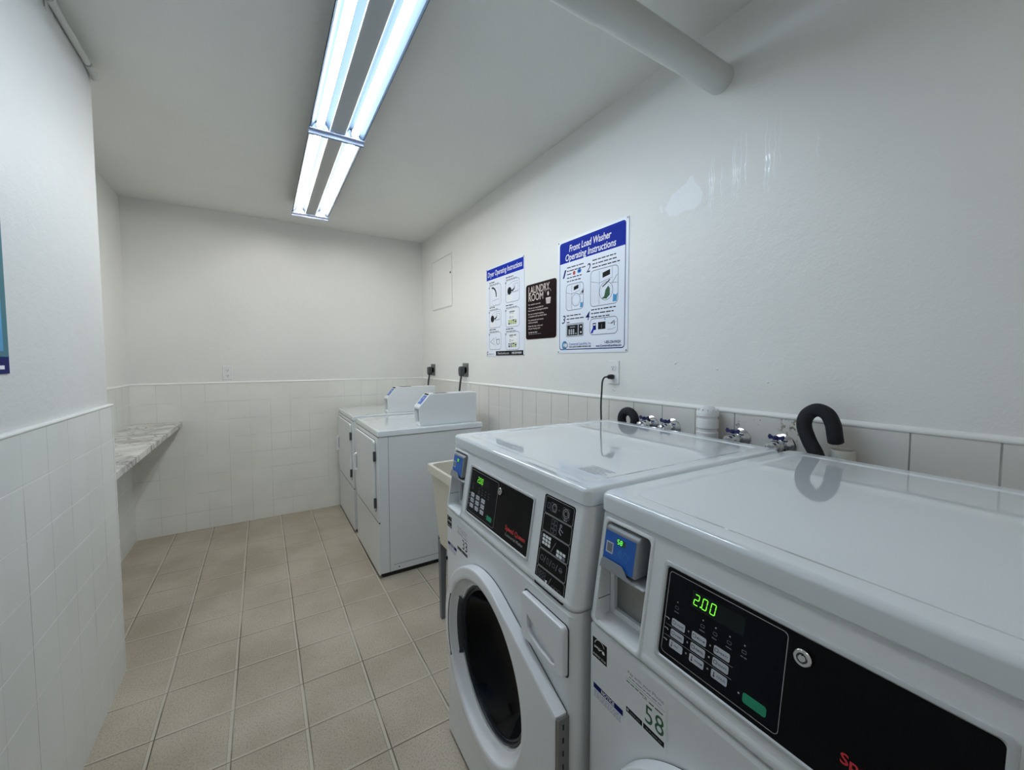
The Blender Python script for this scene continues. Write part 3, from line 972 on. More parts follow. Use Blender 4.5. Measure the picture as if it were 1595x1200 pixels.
    KEYS = [['HEAVY', 'NORMAL', 'LIGHT'], ['WARM', 'PERM', 'DELICATE'], ['HOT', 'WARM', 'COLD']]
    KEYS = [['LIGHT', 'MEDIUM', 'HEAVY'], ['NORMAL', 'PERM PRESS', 'DELICATE'], ['HOT', 'WARM', 'COLD']]
    for i in range(3):
        for j in range(3):
            cu_, cz = .212 + .0375 * i, .9745 - .0175 * j
            a.text(KEYS[j][i], cu_ - .0035, cz - .0018, .0032, 'ink', width=.0135 if len(KEYS[j][i]) > 3 else .008, bold=.01)
            if j == 2:
                a.stroke([(cu_ - .008, cz - .0035), (cu_ - .008, cz + .0035)], .0013, 'ink'); a.disc(cu_ - .008, cz - .003, .0014, 'ink', 8)
            else:
                a.frame(cu_ - .0105, cu_ - .0055, cz - .002, cz + .0025, .001, .0008, 'ink')
    for j in (0, 1):
        a.rect(.1885, .305, .9655 - .0175 * j, .9660 - .0175 * j, 'silver')
    for j in range(3):
        a.words(.1875, .9755 - .0175 * j, .006, .0026, 'silver')
    a.rrect(.3225, .3545, .9300, .9440, .0035, 'green'); a.disc(.317, .938, .0014, 'silver', 8)
    for k, (uu, zz) in enumerate(((.206, 1.004), (.253, 1.000), (.274, 1.000), (.296, 1.000), (.318, 1.000))):
        a.disc(uu, zz + .005, .0012, 'silver', 8)
        a.frame(uu - .003, uu + .003, zz - .006, zz - .002, .0008, .0006, 'inkg')
        a.words(uu - .0045, zz - .012, .009, .0022, 'inkg')
    # maker's name
    a.text('Speed Queen', .436, .9425, .0122, 'red', width=.103, bold=.02)
    a.text('Commercial Washer', .440, .9270, .0080, 'silver', width=.092)
    a.build('printing', pan)
    # lock
    bm = bmesh.new()
    t_ = bmesh.new()
    lathe(t_, [(.0105, 0), (.0105, .006), (.0095, .0072), (.0065, .0072), (.0060, .0055), (.0043, .0055), (.0040, .0070), (0, .0070)], (0, 0, 0), 'z', 24)
    t_.verts.ensure_lookup_table()
    mtx = Matrix.Translation(Vector(cons(.390, 1.034, .001))) @ Matrix.Rotation(-PI / 2 - math.atan(KC) * -1, 4, 'Y')
    merge(bm, t_, 0, mtx)
    lk = new_mesh_obj('lock', bm, 'chrome', root)
    a = Art(lambda u, v, h: cons(.390 + u, 1.034 + v, .0084 + h), h0=.0001)
    a.circle(0, 0, .0052, .0014, 'seam', 0, 360, 20); a.rect(-.0008, .0008, .003, .0062, 'seam')
    a.build('keyhole', lk)
    # instruction panel
    a = Art(cons, h0=.0006)
    a.rrect(.598, .7155, .8735, 1.0885, .007, 'black'); a.up()
    hh = .0395
    for k in range(5):
        zt_ = 1.0845 - k * (hh + .0022)
        zb_ = zt_ - hh
        a.frame(.6035, .7105, zb_, zt_, .005, .0011, 'silver')
        zc = (zt_ + zb_) / 2
        if k == 0:
            a.frame(.613, .622, zc - .007, zc + .006, .002, .001, 'inkg'); a.circle(.640, zc, .0085, .0013, 'silver'); a.circle(.640, zc, .005, .001, 'inkg'); a.frame(.626, .648, zc - .010, zc + .010, .003, .0008, 'inkg')
            a.disc(.6585, zc, .0015, 'inkg', 8)
            a.circle(.684, zc, .010, .0014, 'silver'); a.circle(.684, zc, .006, .001, 'silver'); a.frame(.672, .696, zc - .012, zc + .012, .003, .0008, 'inkg'); a.words(.678, zc - .016, .012, .003, 'silver')
        if k == 1:
            for i in range(2):
                for j in range(3):
                    a.frame(.636 + i * .012, .646 + i * .012, zc - .016 + j * .011, zc - .007 + j * .011, .001, .0008, 'inkg')
            a.disc(.672, zc + .010, .0045, 'inkg', 10); a.stroke([(.670, zc + .006), (.668, zc - .004), (.676, zc - .010)], .0028, 'silver'); a.stroke([(.672, zc + .002), (.682, zc - .002)], .0018, 'silver')
        if k == 2:
            for i in range(3):
                for j in range(3):
                    a.rrect(.610 + i * .0115, .6195 + i * .0115, zc + .012 - j * .0085 - .005, zc + .012 - j * .0085 + .0015, .001, 'white')
            a.stroke([(.648, zc - .016), (.662, zc + .010)], .0009, 'silver')
            for i in range(3):
                for j in range(2):
                    a.rrect(.668 + i * .0115, .6775 + i * .0115, zc - .004 - j * .0085 - .005, zc - .004 - j * .0085 + .0015, .001, 'white' if (i, j) != (2, 1) else 'inkg')
        if k == 3:
            for i, (uu) in enumerate((.617, .640, .664, .690)):
                if i < 3: a.stroke([(uu + .009, zc - .008), (uu + .014, zc + .008)], .0008, 'silver')
                if i in (0,): a.circle(uu, zc, .006, .0012, 'inkg')
                elif i == 1: a.frame(uu - .003, uu + .004, zc - .006, zc + .006, .002, .001, 'inkg')
                elif i == 2: a.frame(uu - .005, uu + .005, zc - .004, zc + .004, .002, .001, 'inkg')
                else: a.words(uu - .006, zc - .002, .013, .004, 'inkg'); a.circle(uu, zc, .005, .001, 'inkg')
        if k == 4:
            for i in range(3):
                for j in range(3):
                    a.frame(.609 + i * .011, .6175 + i * .011, zc + .012 - j * .009 - .006, zc + .012 - j * .009, .0015, .0007, 'inkg')
            a.face([(.640, zc - .002), (.648, zc), (.646, zc - .010), (.642, zc - .006)], 'white')
            a.stroke([(.650, zc - .012), (.662, zc + .012)], .0009, 'silver')
            for i in range(3):
                for j in range(2):
                    a.frame(.666 + i * .012, .676 + i * .012, zc - .001 - j * .009 - .006, zc - .001 - j * .009, .0015, .0007, 'inkg')
            a.face([(.696, zc - .010), (.704, zc - .008), (.702, zc - .017), (.698, zc - .014)], 'white')
    a.build('instruction_panel', root)
    # detergent drawer
    bm = bmesh.new()
    def dr(e, h): return [low(p, q, h) for p, q in rr(.560 + e, .733 - e, .722 + e, .836 - e, .010)]
    loft(bm, [dr(0, -.002), dr(0, .011), dr(.001, .0135), dr(.004, .015)])
    d = new_mesh_obj('detergent_drawer', bm, 'doorw', root)
    c1 = bmesh.new()
    lp = [(.590, .792), (.590, .760), (.600, .748), (.640, .735), (.690, .732), (.703, .736), (.703, .752)]
    prism(c1, lp, lambda p, q, s: low(p, q, s), .004, .03)
    boolean(d, [c1])
    bm = bmesh.new()
    def dg(e, h): return [low(p, q, h) for p, q in rr(.557 + e, .736 - e, .719 + e, .839 - e, .011)]
    loft(bm, [dg(0, -.001), dg(0, .0006)])
    new_mesh_obj('drawer_gap', bm, 'seam', root, smooth=0)
    # door
    door = new_door(root)
    # base gap
    bm = bmesh.new(); box(bm, XLO + .03, DP - .03, -WW + .03, -.03, 0, .014)
    new_mesh_obj('base', bm, 'seam', root, smooth=0)
    # stickers
    a = Art(low, h0=.0003)
    a.rect(.023, .064, .806, .847, 'ink'); a.up()
    a.circle(.043, .833, .014, .0012, 'white', 20, 170); a.stroke([(.028, .827), (.036, .829), (.042, .826), (.050, .831), (.058, .826)], .0016, 'white')
    a.text('energy', .028, .8275, .006, 'white', shear=.2, width=.018); a.disc(.054, .828, .004, 'white', 5)
    a.text('ENERGY STAR', .0435, .8095, .0045, 'white', 'c', width=.036)
    a.build('energy_star_label', root)
    a = Art(low, h0=.0003)
    a.rect(.027, .108, .721, .750, 'paper'); a.up()
    a.rect(.027, .108, .739, .750, 'signblued'); a.up()
    a.text('NOTICE', .0675, .7408, .0072, 'white', 'c', width=.036, bold=.03)
    for k in range(4):
        a.words(.029, .7345 - .004 * k, .074, .0022, 'inkg')
    a.build('notice_label', root)
    a = Art(low, h0=.0003)
    u0 = .112
    a.rrect(u0, u0 + .094, .749, .846, .003, stickers_clear); a.up()
    a.text('Pay with your Phone', u0 + .047, .833, .0062, 'inkg', 'c', width=.080)
    a.words(u0 + .010, .8265, .072, .003, 'inkg')
    a.rect(u0 + .003, u0 + .090, .8215, .8222, 'inkg')
    a.words(u0 + .004, .8155, .038, .0035, 'dgreen'); a.text('OR', u0 + .047, .8120, .006, code_mat, 'c', width=.010)
    a.words(u0 + .056, .8125, .034, .0035, 'ink')
    x = u0 + (.048 if len(code) == 2 else .046)
    a.text(code[0], x, .7735, .0330, code_mat, width=.0165)
    a.text(code[1], x + .0215, .7735, .0330, code_mat, width=.0185)
    a.rect(u0 + .004, u0 + .042, .757, .767, 'ink'); a.rect(u0 + .0445, u0 + .089, .757, .767, 'ink'); a.up()
    a.disc(u0 + .008, .762, .0025, 'inkl', 10); a.words(u0 + .013, .7605, .024, .003, 'inkg'); a.words(u0 + .050, .7605, .034, .003, 'inkg')
    a.build('payment_label', root)
    # faint printed notice on the lid
    a = Art(lambda u, v, h: (v, -u, ZTOP - .0028 + h), h0=.0004)
    for k in range(6):
        a.words(.600 + .004 * (k % 2), .145 - .010 * k, .085 - .006 * (k % 3), .0045, 'inkg')
    a.build('lid_label', root)

def new_card_reader(root, lcd):
    """a validator in the opening: grey case, blue face, tray below"""
    bm = bmesh.new()
    z0, z1 = 1.004, 1.075
    f = lambda z: -(ZLIP - z) * KC - .006
    prism(bm, [(f(z0), z0), (f(z1), z1), (f(z1) + .010, z1 + .006), (.085, z1 + .006), (.085, z0)], lambda p, q, s: (p, s, q), -.117, -.030, bev=.003, seg=3)
    rd = new_mesh_obj('card_reader', bm, 'grey', root)
    g = lambda u, v, h: (f(z0 + v) - h, -(.032 + u), z0 + v)
    a = Art(g, h0=.0004)
    W_, H_ = .080, .0665
    a.face([(0, .010), (.012, .010), (.048, .010), (.060, .006), (.066, -.001 + .003), (.079, .003), (.079, H_), (0, H_)], 'blue'); a.up()
    a.rect(.005, .024, .024, .046, 'inkl'); a.up(); a.rect(.0075, .0215, .0265, .0435, 'inkg')     # blank square label
    for k, r in enumerate((.004, .008, .012)):
        a.circle(.034, .032, r, .0012, 'cyan', -45, 45, 8)
    a.stroke([(.055, .040), (.066, .034), (.060, .022), (.050, .028), (.055, .040)], .0008, 'cyan')
    a.rect(.031, .054, .047, .059, 'dgreen'); a.up()
    x = .033
    for ch in lcd:
        a.seg7(ch, x, .0490, .0045, .0080, .0014, 'ledl', .05); x += .0075
    a.build('reader_face', rd)
    bm = bmesh.new()
    h = lambda z: f(z) - .004
    prism(bm, [(.030, .9965), (.120, .9965), (.120, .999), (.100, 1.003), (.094, 1.010), (.086, 1.017), (.038, 1.017), (.032, 1.012)], lambda p, q, s: (h(q) + s, -p, q), -.001, .001)
    new_mesh_obj('lower_cover', bm, 'grey', rd)
    bm = bmesh.new()
    box(bm, f(.995) - .001, .05, -.1385, -.0285, .9935, .9965, .0008, 2)
    new_mesh_obj('ledge', bm, 'bezel', rd)
    return rd

def new_door(root):
    cu_, cz, Ro, Ri = .351, .503, .276, .240
    corner = [(.732, .645), (.732, .361)]
    N = 96
    angs = [2 * PI * i / N for i in range(N)]
    # extra rays exactly through the hinge corners
    for c in corner:
        ang = math.atan2(c[1] - cz, c[0] - cu_) % (2 * PI)
        angs.append(ang)
    angs.sort()
    # convex hull of circle and corners: support by tangent from each corner
    def outer(a_, e=0.0):
        R = Ro - e
        best = R
        ca, sa = math.cos(a_), math.sin(a_)
        poly = []
        for sgn, c in ((1, corner[0]), (-1, corner[1])):
            dx, dz = c[0] - e - cu_, c[1] - sgn * e - cz
            D = math.hypot(dx, dz)
            ph = math.atan2(dz, dx); al = math.acos(R / D)
            tpt = (R * math.cos(ph + sgn * al), R * math.sin(ph + sgn * al))
            poly.append(((dx, dz), tpt))
        segs = [(poly[0][0], poly[0][1]), (poly[1][0], poly[1][1]), (poly[0][0], poly[1][0])]
        for (p, q) in segs:
            ex, ez = q[0] - p[0], q[1] - p[1]
            den = ca * ez - sa * ex
            if abs(den) < 1e-9: continue
            t_ = (p[0] * ez - p[1] * ex) / den
            s_ = (p[0] * sa - p[1] * ca) / (ex * -sa + ez * ca) if abs(ex * -sa + ez * ca) > 1e-9 else -1
            # param along p->q
            hx, hz = t_ * ca, t_ * sa
            L2 = ex * ex + ez * ez
            s_ = ((hx - p[0]) * ex + (hz - p[1]) * ez) / L2
            if t_ > 0 and -1e-6 <= s_ <= 1 + 1e-6:
                best = max(best, t_)
        return best
    def lo_(e, d): return [(d, -(cu_ + outer(a_, e) * math.cos(a_)), cz + outer(a_, e) * math.sin(a_)) for a_ in angs]
    def li(R, d, k=0): return [(d, -(cu_ + R * math.cos(a_)), cz + R * math.sin(a_)) for a_ in angs]
    bm = bmesh.new()
    loft(bm, [lo_(.003, XLO - .0015), lo_(0, XLO - .003), lo_(0, -.0655), lo_(.0010, -.0685), lo_(.0030, -.0700), lo_(.007, -.0706),
              li(Ri + .010, -.0715), li(Ri + .003, -.0705), li(Ri - .001, -.0675), li(Ri - .006, -.055), li(.218, -.038), li(.211, -.030), li(.207, -.014)], cap0=False, cap1=False)
    door = new_mesh_obj('door', bm, 'doorw', root, smooth=30)
    # shadow gap behind the door
    bm = bmesh.new()
    loft(bm, [lo_(.001, XLO - .0003), lo_(.001, XLO - .002)])
    bmesh.ops.delete(bm, geom=[f for f in bm.faces if len(f.verts) > 8], context='FACES')
    new_mesh_obj('door_gap', bm, 'seam', door, smooth=0)
    # two gasket rings and the dark glass bowl
    bm = bmesh.new()
    loft(bm, [li(.2115, -.030), li(.2085, -.034), li(.2035, -.034), li(.2015, -.028), li(.1985, -.030), li(.195, -.030), li(.193, -.018), li(.193, -.005)], cap0=False, cap1=False)
    new_mesh_obj('window_gasket', bm, 'ring', door)
    bm = bmesh.new()
    loft(bm, [li(.194, -.024), li(.186, -.010), li(.17, .012), li(.15, .034), li(.12, .050), li(.08, .060), li(.03, .064), li(.001, .064)], cap0=False, cap1=True)
    new_mesh_obj('window_glass', bm, 'glass', door, smooth=60)
    # grip let into the left of the ring
    bm = bmesh.new()
    A0, A1 = math.radians(153), math.radians(207)
    loops = []
    for i in range(19):
        a_ = A0 + (A1 - A0) * i / 18
        e = .6 if i in (0, 18) else 1.0
        prof = [(.2465, -.0712), (.2430, -.0722), (.2395, -.0600), (.232, -.0480), (.222, -.0445), (.213, -.0400), (.2075, -.0345)]
        loops.append([(d if e == 1 else d - .0015, -(cu_ + R * math.cos(a_)), cz + R * math.sin(a_)) for R, d in prof])
    loft(bm, loops, closed=False, cap0=False, cap1=False, recalc=False)
    g = new_mesh_obj('door_grip', bm, 'ring', door, smooth=40)
    # piano hinge
    bm = bmesh.new()
    box(bm, -.0655, XLO - .0005, -.7385, -.7335, .362, .640, 0)
    box(bm, -.0700, -.0655, -.7345, -.7330, .362, .640, mi=1)
    tube(bm, [(-.066, -.7365, .362), (-.066, -.7365, .642)], .0042, 10)
    for k in range(9):
        z = .375 + k * .030
        box(bm, -.0555, -.0515, -.7392, -.7384, z, z + .012, mi=1)
    box(bm, -.0655, -.060, -.7342, -.7333, .362, .640, mi=1)
    new_mesh_obj('hinge', bm, ['steel', 'seam'], door, smooth=30)
    return door

wash1 = thing('washing_machine', (.6095, 1.3788, 0), 'white front load washing machine, the farther of two, whole round door in view', 'washing machine', -.0282, 'front load washers side by side')
washer_parts(wash1, '00', '33', 'ink', 'enamel2')
wash2 = thing('washing_machine', (.6076, .6121, 0), 'white front load washing machine, nearest the camera, with green sticker number 58', 'washing machine', -.0274, 'front load washers side by side')
washer_parts(wash2, '58', '58', 'dgreen', 'enamel2')

# ------------------------------------------------------------------ dryers
def dryer_parts(root):
    """local: x = depth, y = -u (u from the far side), like the washers"""
    W_, D_, ZT_, ZL_ = .700, .752, .966, .925
    bm = bmesh.new()
    L = lambda e, z, r: [(p, q, z) for p, q in rr(-.002 + e, D_ - e, -W_ + e, -e, r, 4)]
    loft(bm, [L(.006, ZL_ + .002, .008), L(0, ZL_ + .006, .010), L(0, ZT_ - .008, .010), L(.003, ZT_ - .002, .010), L(.009, ZT_, .012), L(.03, ZT_, .012), L(.034, ZT_ - .0012, .012)])
    new_mesh_obj('lid', bm, 'enamel', root, smooth=40)
    bm = bmesh.new()
    B = lambda e, z: [(p, q, z) for p, q in rr(.006 + e, D_ - .01 - e, -W_ + .006 + e, -.006 - e, .004, 3)]
    loft(bm, [B(.003, .030), B(0, .034), B(0, ZL_)])
    body = new_mesh_obj('cabinet', bm, 'enamel2', root)
    # shallow pressed rectangles in the near side
    bm = bmesh.new()
    for x0, x1 in ((.155, .365), (.42, .63)):
        lp = lambda e, h: [(p, -W_ + .006 - h, q) for p, q in rr(x0 + e, x1 - e, .075 + e, .885 - e, .03)]
        loft(bm, [lp(0, 0), lp(.003, .0010), lp(.006, 0)], cap0=False, cap1=False)
    new_mesh_obj('side_pressing', bm, 'enamel2', body)
    bm = bmesh.new()
    box(bm, .064, .0655, -W_ + .0048, -W_ + .007, .034, ZL_)
    prism(bm, [(.09, .074), (.73, .074), (.73, .0725), (.09, .0725)], lambda p, q, s: (p, s, q), -W_ + .0052, -W_ + .007)
    lathe(bm, [(.0045, 0), (.0035, -.002), (0, -.0022)], (.125, -W_ + .006, .052), 'y', 10)
    new_mesh_obj('side_seams', bm, 'seam', body, smooth=0)
    bm = bmesh.new()
    box(bm, .02, D_ - .04, -W_ + .02, -.02, 0, .032)
    new_mesh_obj('base', bm, 'seam', root, smooth=0)
    # front
    bm = bmesh.new(); box(bm, -.004, .008, -W_ + .005, -.005, .372, ZL_ - .001, .004, 3); new_mesh_obj('front_panel', bm, 'enamel2', root)
    bm = bmesh.new(); box(bm, -.004, .008, -W_ + .005, -.005, .024, .364, .004, 3); new_mesh_obj('kick_panel', bm, 'enamel2', root)
    bm = bmesh.new(); box(bm, .0005, .0060, -W_ + .006, -.006, .3635, .3725); new_mesh_obj('panel_gap', bm, 'seam', root, smooth=0)
    bm = bmesh.new(); box(bm, -.0005, .0058, -W_ + .0055, -.0055, ZL_ - .002, ZL_ + .004); new_mesh_obj('lid_gap', bm, 'seam', root, smooth=0)
    bm = bmesh.new()
    dl = lambda e, h: [(-.004 - h, -p, q) for p, q in rr(.055 + e, .640 - e, .430 + e, .898 - e, .022)]
    loft(bm, [dl(-.0045, -.0005), dl(-.0045, .0006)])
    new_mesh_obj('door_gap', bm, 'seam', root, smooth=0)
    bm = bmesh.new()
    loft(bm, [dl(0, 0), dl(0, .010), dl(.0015, .013), dl(.005, .0145)])
    door = new_mesh_obj('door', bm, 'enamel2', root)
    bm = bmesh.new()
    tube(bm, smooth_path([(-.018, -.112, .712), (-.028, -.112, .710), (-.034, -.112, .700), (-.034, -.112, .65), (-.034, -.112, .600), (-.028, -.112, .590), (-.018, -.112, .588)], 4), .0090, 10)
    new_mesh_obj('handle', bm, 'doorw', door)
    bm = bmesh.new(); box(bm, -.0195, -.018, -.112, -.094, .605, .695, .0005, 1); new_mesh_obj('handle_recess', bm, 'grey', door)
    for z in (.765, .458):
        bm = bmesh.new(); box(bm, -.021, -.004, -.655, -.640, z, z + .064, .002, 2); new_mesh_obj('hinge', bm, 'greyd', door)
    # coin box
    bx0, bx1, un, uf, zt = .300, .735, .632, .520, 1.184
    prof = [(bx0, ZT_ - .001), (bx0 - .004, 1.094), (bx0 + .075, zt), (bx1, zt), (bx1, ZT_ - .001)]
    bm = bmesh.new()
    prism(bm, prof, lambda p, q, s: (p, s, q), -un, -uf, bev=.003, seg=2)
    cb = new_mesh_obj('meter_case', bm, 'enamel2', root)
    c1 = bmesh.new(); box(c1, bx0 - .03, bx0 + .10, -un + .010, -uf - .010, ZT_ + .015, 1.080)
    boolean(cb, [c1])
    dx, dz = .079, zt - 1.094
    n_ = math.hypot(dx, dz)
    g = lambda u, v, h: (bx0 - .004 + dx * v - h * dz / n_, -(uf + u), 1.094 + dz * v + h * dx / n_)
    a = Art(g, h0=.0006)
    a.rect(.022, .094, .22, .84, 'blue'); a.rect(.018, .098, .88, .99, 'seam'); a.up()
    a.disc(.058, .66, .010, 'inkl', 12, .10); a.rect(.032, .046, .34, .50, 'inkl'); a.circle(.066, .42, .008, .002, 'cyan', -60, 60, 6)
    a.build('card_reader_face', cb)
    bm = bmesh.new(); box(bm, bx1 - .055, bx1 - .020, -un - .0012, -un, 1.155, 1.160); new_mesh_obj('slot', bm, 'white', cb, smooth=0)
    bm = bmesh.new(); box(bm, .42, .52, -.61, -.55, zt - .0002, zt + .0012, .0005, 1); new_mesh_obj('top_label', bm, 'greyd', cb)
    a = Art(lambda u, v, h: (v, -u, ZT_ - .0012 + h), h0=.0004)
    a.face([(.628, .105), (.622, .125), (.640, .150), (.648, .130)], 'inkg'); a.words(.632, .155, .02, .004, 'inkl'); a.rect(.634, .642, .15, .21, 'inkl')
    a.build('lid_label', root)

d1 = thing('dryer', (.6152, 3.2725, 0), 'white dryer nearer to the camera, its tall side panel facing the washers', 'dryer', 0, 'dryers beside the back wall')
dryer_parts(d1)
d2 = d1.copy(); COL.objects.link(d2)
for ch in list(d1.children):
    c = ch.copy(); COL.objects.link(c); c.parent = d2
    for gch in list(ch.children):
        d = gch.copy(); COL.objects.link(d); d.parent = c
d2.location = (.6152, 4.085, 0)
d2['label'] = 'white dryer in the far corner against the back wall'

machine_cord(d1, 3.108, 1.331, 3.13, .0085, True)
machine_cord(d2, 3.870, 1.318, 3.88, .0085, True)
machine_cord(wash1, 1.4135, 1.335, 0, .0040, False)

# ------------------------------------------------------------------ utility sink
t = thing('utility_sink', (1.045, 1.795, 0), 'cream plastic laundry sink between the dryer and the far washer', 'sink')
bm = bmesh.new()
S = lambda x, y, z, r: [(p, q, z) for p, q in rr(-x, x, -y, y, r)]
loft(bm, [S(.245, .225, .425, .03), S(.249, .229, .430, .03), S(.274, .272, .795, .03), S(.277, .275, .800, .03), S(.283, .293, .802, .02), S(.286, .296, .806, .02), S(.286, .296, .846, .02), S(.284, .294, .850, .02), S(.270, .280, .850, .02), S(.266, .276, .846, .025), S(.262, .270, .80, .03), S(.235, .215, .47, .04)])
new_mesh_obj('tub', bm, 'sink', t)
for sx in (-1, 1):
    bm = bmesh.new()
    lathe(bm, [(.0045, .001), (.0045, -.002), (.003, -.004), (0, -.004)], (-.2515, sx * .205, .455), 'x', 10)
    new_mesh_obj('bolt', bm, 'greyd', t)
for sx in (-1, 1):
    for sy in (-1, 1):
        bm = bmesh.new()
        X, Y = sx * .232, sy * .212
        loft(bm, [[(X - .018, Y - .018, .46), (X + .018, Y - .018, .46), (X + .018, Y + .018, .46), (X - .018, Y + .018, .46)],
                  [(X - .012 , Y - .012, 0), (X + .012, Y - .012, 0), (X + .012, Y + .012, 0), (X - .012, Y + .012, 0)]])
        new_mesh_obj('leg', bm, 'leg', t)

# ------------------------------------------------------------------ marble shelf
bm = bmesh.new()
box(bm, XL + .0085, -.566, YP + .013, YB - .003, .884, .920, .003, 2)
rebase(tag(new_mesh_obj('folding_shelf', bm, 'marble'), 'grey veined marble counter shelf in the alcove on the left', 'shelf'))

# ------------------------------------------------------------------ water valves
def valve_parts(root, chrome_end=True):
    bm = bmesh.new(); lathe(bm, [(.037, -.0005), (.037, -.003), (.026, -.010), (.015, -.013), (.012, -.014)], (0, 0, 0), 'x', 28); new_mesh_obj('flange', bm, 'chrome', root)
    bm = bmesh.new()
    lathe(bm, [(.011, -.010), (.012, -.030), (.019, -.034), (.021, -.042), (.021, -.062), (.018, -.068), (.014, -.070), (.017, -.073), (.017, -.086), (.012, -.090), (0, -.090)], (0, 0, 0), 'x', 20)
    tube(bm, [(-.052, 0, .008), (-.052, 0, .024)], [.010, .007], 14)
    tube(bm, smooth_path([(-.062, 0, 0), (-.073, 0, -.006), (-.077, 0, -.024), (-.077, 0, -.045)], 4), .011, 12)
    new_mesh_obj('body', bm, 'chrome', root)
    bm = bmesh.new()
    lathe(bm, [(.011, -.045), (.012, -.050), (.012, -.066), (.010, -.070)], (-.077, 0, 0), 'z', 12)
    tube(bm, [(-.077, 0, -.066), (-.075, 0, -.3)], .009, 10)
    new_mesh_obj('hose', bm, 'rubber', root)
    bm = bmesh.new()
    lathe(bm, [(.007, .022), (.009, .025), (.009, .033), (.005, .037), (0, .037)], (-.052, 0, 0), 'z', 14)
    for s in (-1, 1):
        prism(bm, [(0, .024), (s * .012, .026), (s * .020, .024), (s * .024, .032), (s * .021, .041), (s * .014, .036), (s * .006, .034), (0, .036)], lambda p, q, t_: (-.052 + t_, p, q), -.005, .005, bev=.0012, seg=2)
    new_mesh_obj('handle', bm, 'vblue', root)
VZ = 1.132
labs = ['chrome water valve with blue handle next to the black hose arc behind the far washer', 'chrome water valve with blue handle just left of the white capped fitting',
        'chrome water valve with blue handle just right of the white capped fitting', 'chrome water valve with blue handle left of the tall black hose loop']
v0 = None
for lab, y in zip(labs, (1.176, 1.068, .787, .645)):
    if v0 is None:
        v0 = r = thing('water_valve', (XR - .008, y, VZ), lab, 'water valve', 0, 'water valves behind the washers')
        valve_parts(v0)
    else:
        r = v0.copy(); COL.objects.link(r); r.location = (XR - .008, y, VZ); r['label'] = lab
        for ch in v0.children:
            c = ch.copy(); COL.objects.link(c); c.parent = r

# white capped fitting
t = thing('vent_fitting', (XR - .055, .886, .90), 'white plastic capped pipe fitting standing against the tiled wall', 'pipe fitting')
bm = bmesh.new()
lathe(bm, [(.030, 0), (.030, .215), (.0385, .218), (.0385, .245), (.034, .248), (.034, .258), (.0385, .262), (.0385, .292), (.036, .296)], (0, 0, 0), 'z', 32)
new_mesh_obj('body', bm, 'pvc', t)
bm = bmesh.new()
lathe(bm, [(.033, .295), (.033, .304), (.0385, .307), (.0385, .322), (.034, .330), (.028, .334), (.024, .340), (.012, .345), (0, .346)], (0, 0, 0), 'z', 24)
for k in range(12):
    a_ = 2 * PI * k / 12
    box(bm, .034 * math.cos(a_) - .003, .034 * math.cos(a_) + .003, .034 * math.sin(a_) - .003, .034 * math.sin(a_) + .003, .322, .334, .001, 1)
new_mesh_obj('cap', bm, 'pvc', t)

# drain hoses
bm = bmesh.new()
pts = smooth_path([(XR - .075, .612 - .03, .80), (XR - .075, .545, 1.05), (XR - .075, .537, 1.12), (XR - .075, .560, 1.185), (XR - .075, .571, 1.225), (XR - .075, .560, 1.262), (XR - .075, .528, 1.277), (XR - .073, .497, 1.262), (XR - .072, .480, 1.225), (XR - .072, .471, 1.17)], 7)
pts = smooth_path([(XR - .080, .506, .85), (XR - .080, .506, 1.02), (XR - .080, .521, 1.120), (XR - .078, .545, 1.170), (XR - .076, .561, 1.215), (XR - .075, .555, 1.248), (XR - .074, .531, 1.267), (XR - .073, .505, 1.258), (XR - .071, .491, 1.230), (XR - .066, .487, 1.198), (XR - .059, .486, 1.176)], 7)
tube(bm, pts, .0198, 18)
rebase(tag(new_mesh_obj('drain_hose', bm, 'foam'), 'thick black foam covered hose looping up behind the near washer', 'hose'))
bm = bmesh.new()
pts = [(XR - .065, 1.262 + .038 * math.cos(a_), 1.145 + .038 * math.sin(a_)) for a_ in [math.radians(-20 + 220 * i / 24) for i in range(25)]]
pts = [(XR - .065, 1.305, .95)] and pts[::-1]
tube(bm, [(XR - .065, 1.30, .95)] + pts + [(XR - .065, 1.225, .95)], .0195, 18)
rebase(tag(new_mesh_obj('drain_hose', bm, 'foam'), 'short black hose arc just showing above the back of the far washer', 'hose'))
bm = bmesh.new()
def standpipe(name, y, label):
    bm = bmesh.new()
    loft(bm, [[(XR - .036 + r_ * math.cos(2 * PI * k / 28), y + r_ * math.sin(2 * PI * k / 28), z_) for k in range(28)] for r_, z_ in ((.027, .70), (.027, 1.095), (.031, 1.10), (.031, 1.150), (.030, 1.152), (.027, 1.152), (.026, 1.149), (.024, .70))], cap0=False, cap1=False)
    rebase(tag(new_mesh_obj(name, bm, 'pvcg'), label, 'standpipe'))
standpipe('standpipe', .477, 'short open white standpipe beside the tall black hose loop')

# ------------------------------------------------------------------ overhead pipe, conduit, detector
t = thing('ceiling_pipe', (XR, .9, 2.46), 'thick white painted pipe crossing under the ceiling into the right wall', 'pipe')
bm = bmesh.new(); tube(bm, [(-.0005, 0, 0), (-.62, 0, 0)], .048, 36); new_mesh_obj('pipe_section', bm, 'pipe', t)
bm = bmesh.new(); tube(bm, [(-.615, 0, 0), (XP - XR + .001, 0, 0)], .0515, 36); new_mesh_obj('sleeve', bm, 'pipe', t)
t = thing('conduit', (XP + .014, 2.30, 2.60), 'thin white conduit along the top edge of the near left wall', 'conduit')
bm = bmesh.new()
tube(bm, [(0, -3.9, .022), (0, .02, .022)], .0115, 14)
new_mesh_obj('tube_run', bm, 'pipe', t)
bm = bmesh.new()
tube(bm, smooth_path([(0, .03, .022), (.001, .06, .020), (.003, .085, .014), (.002, .105, .006)], 4), .0135, 14)
new_mesh_obj('elbow', bm, 'pipe', t)
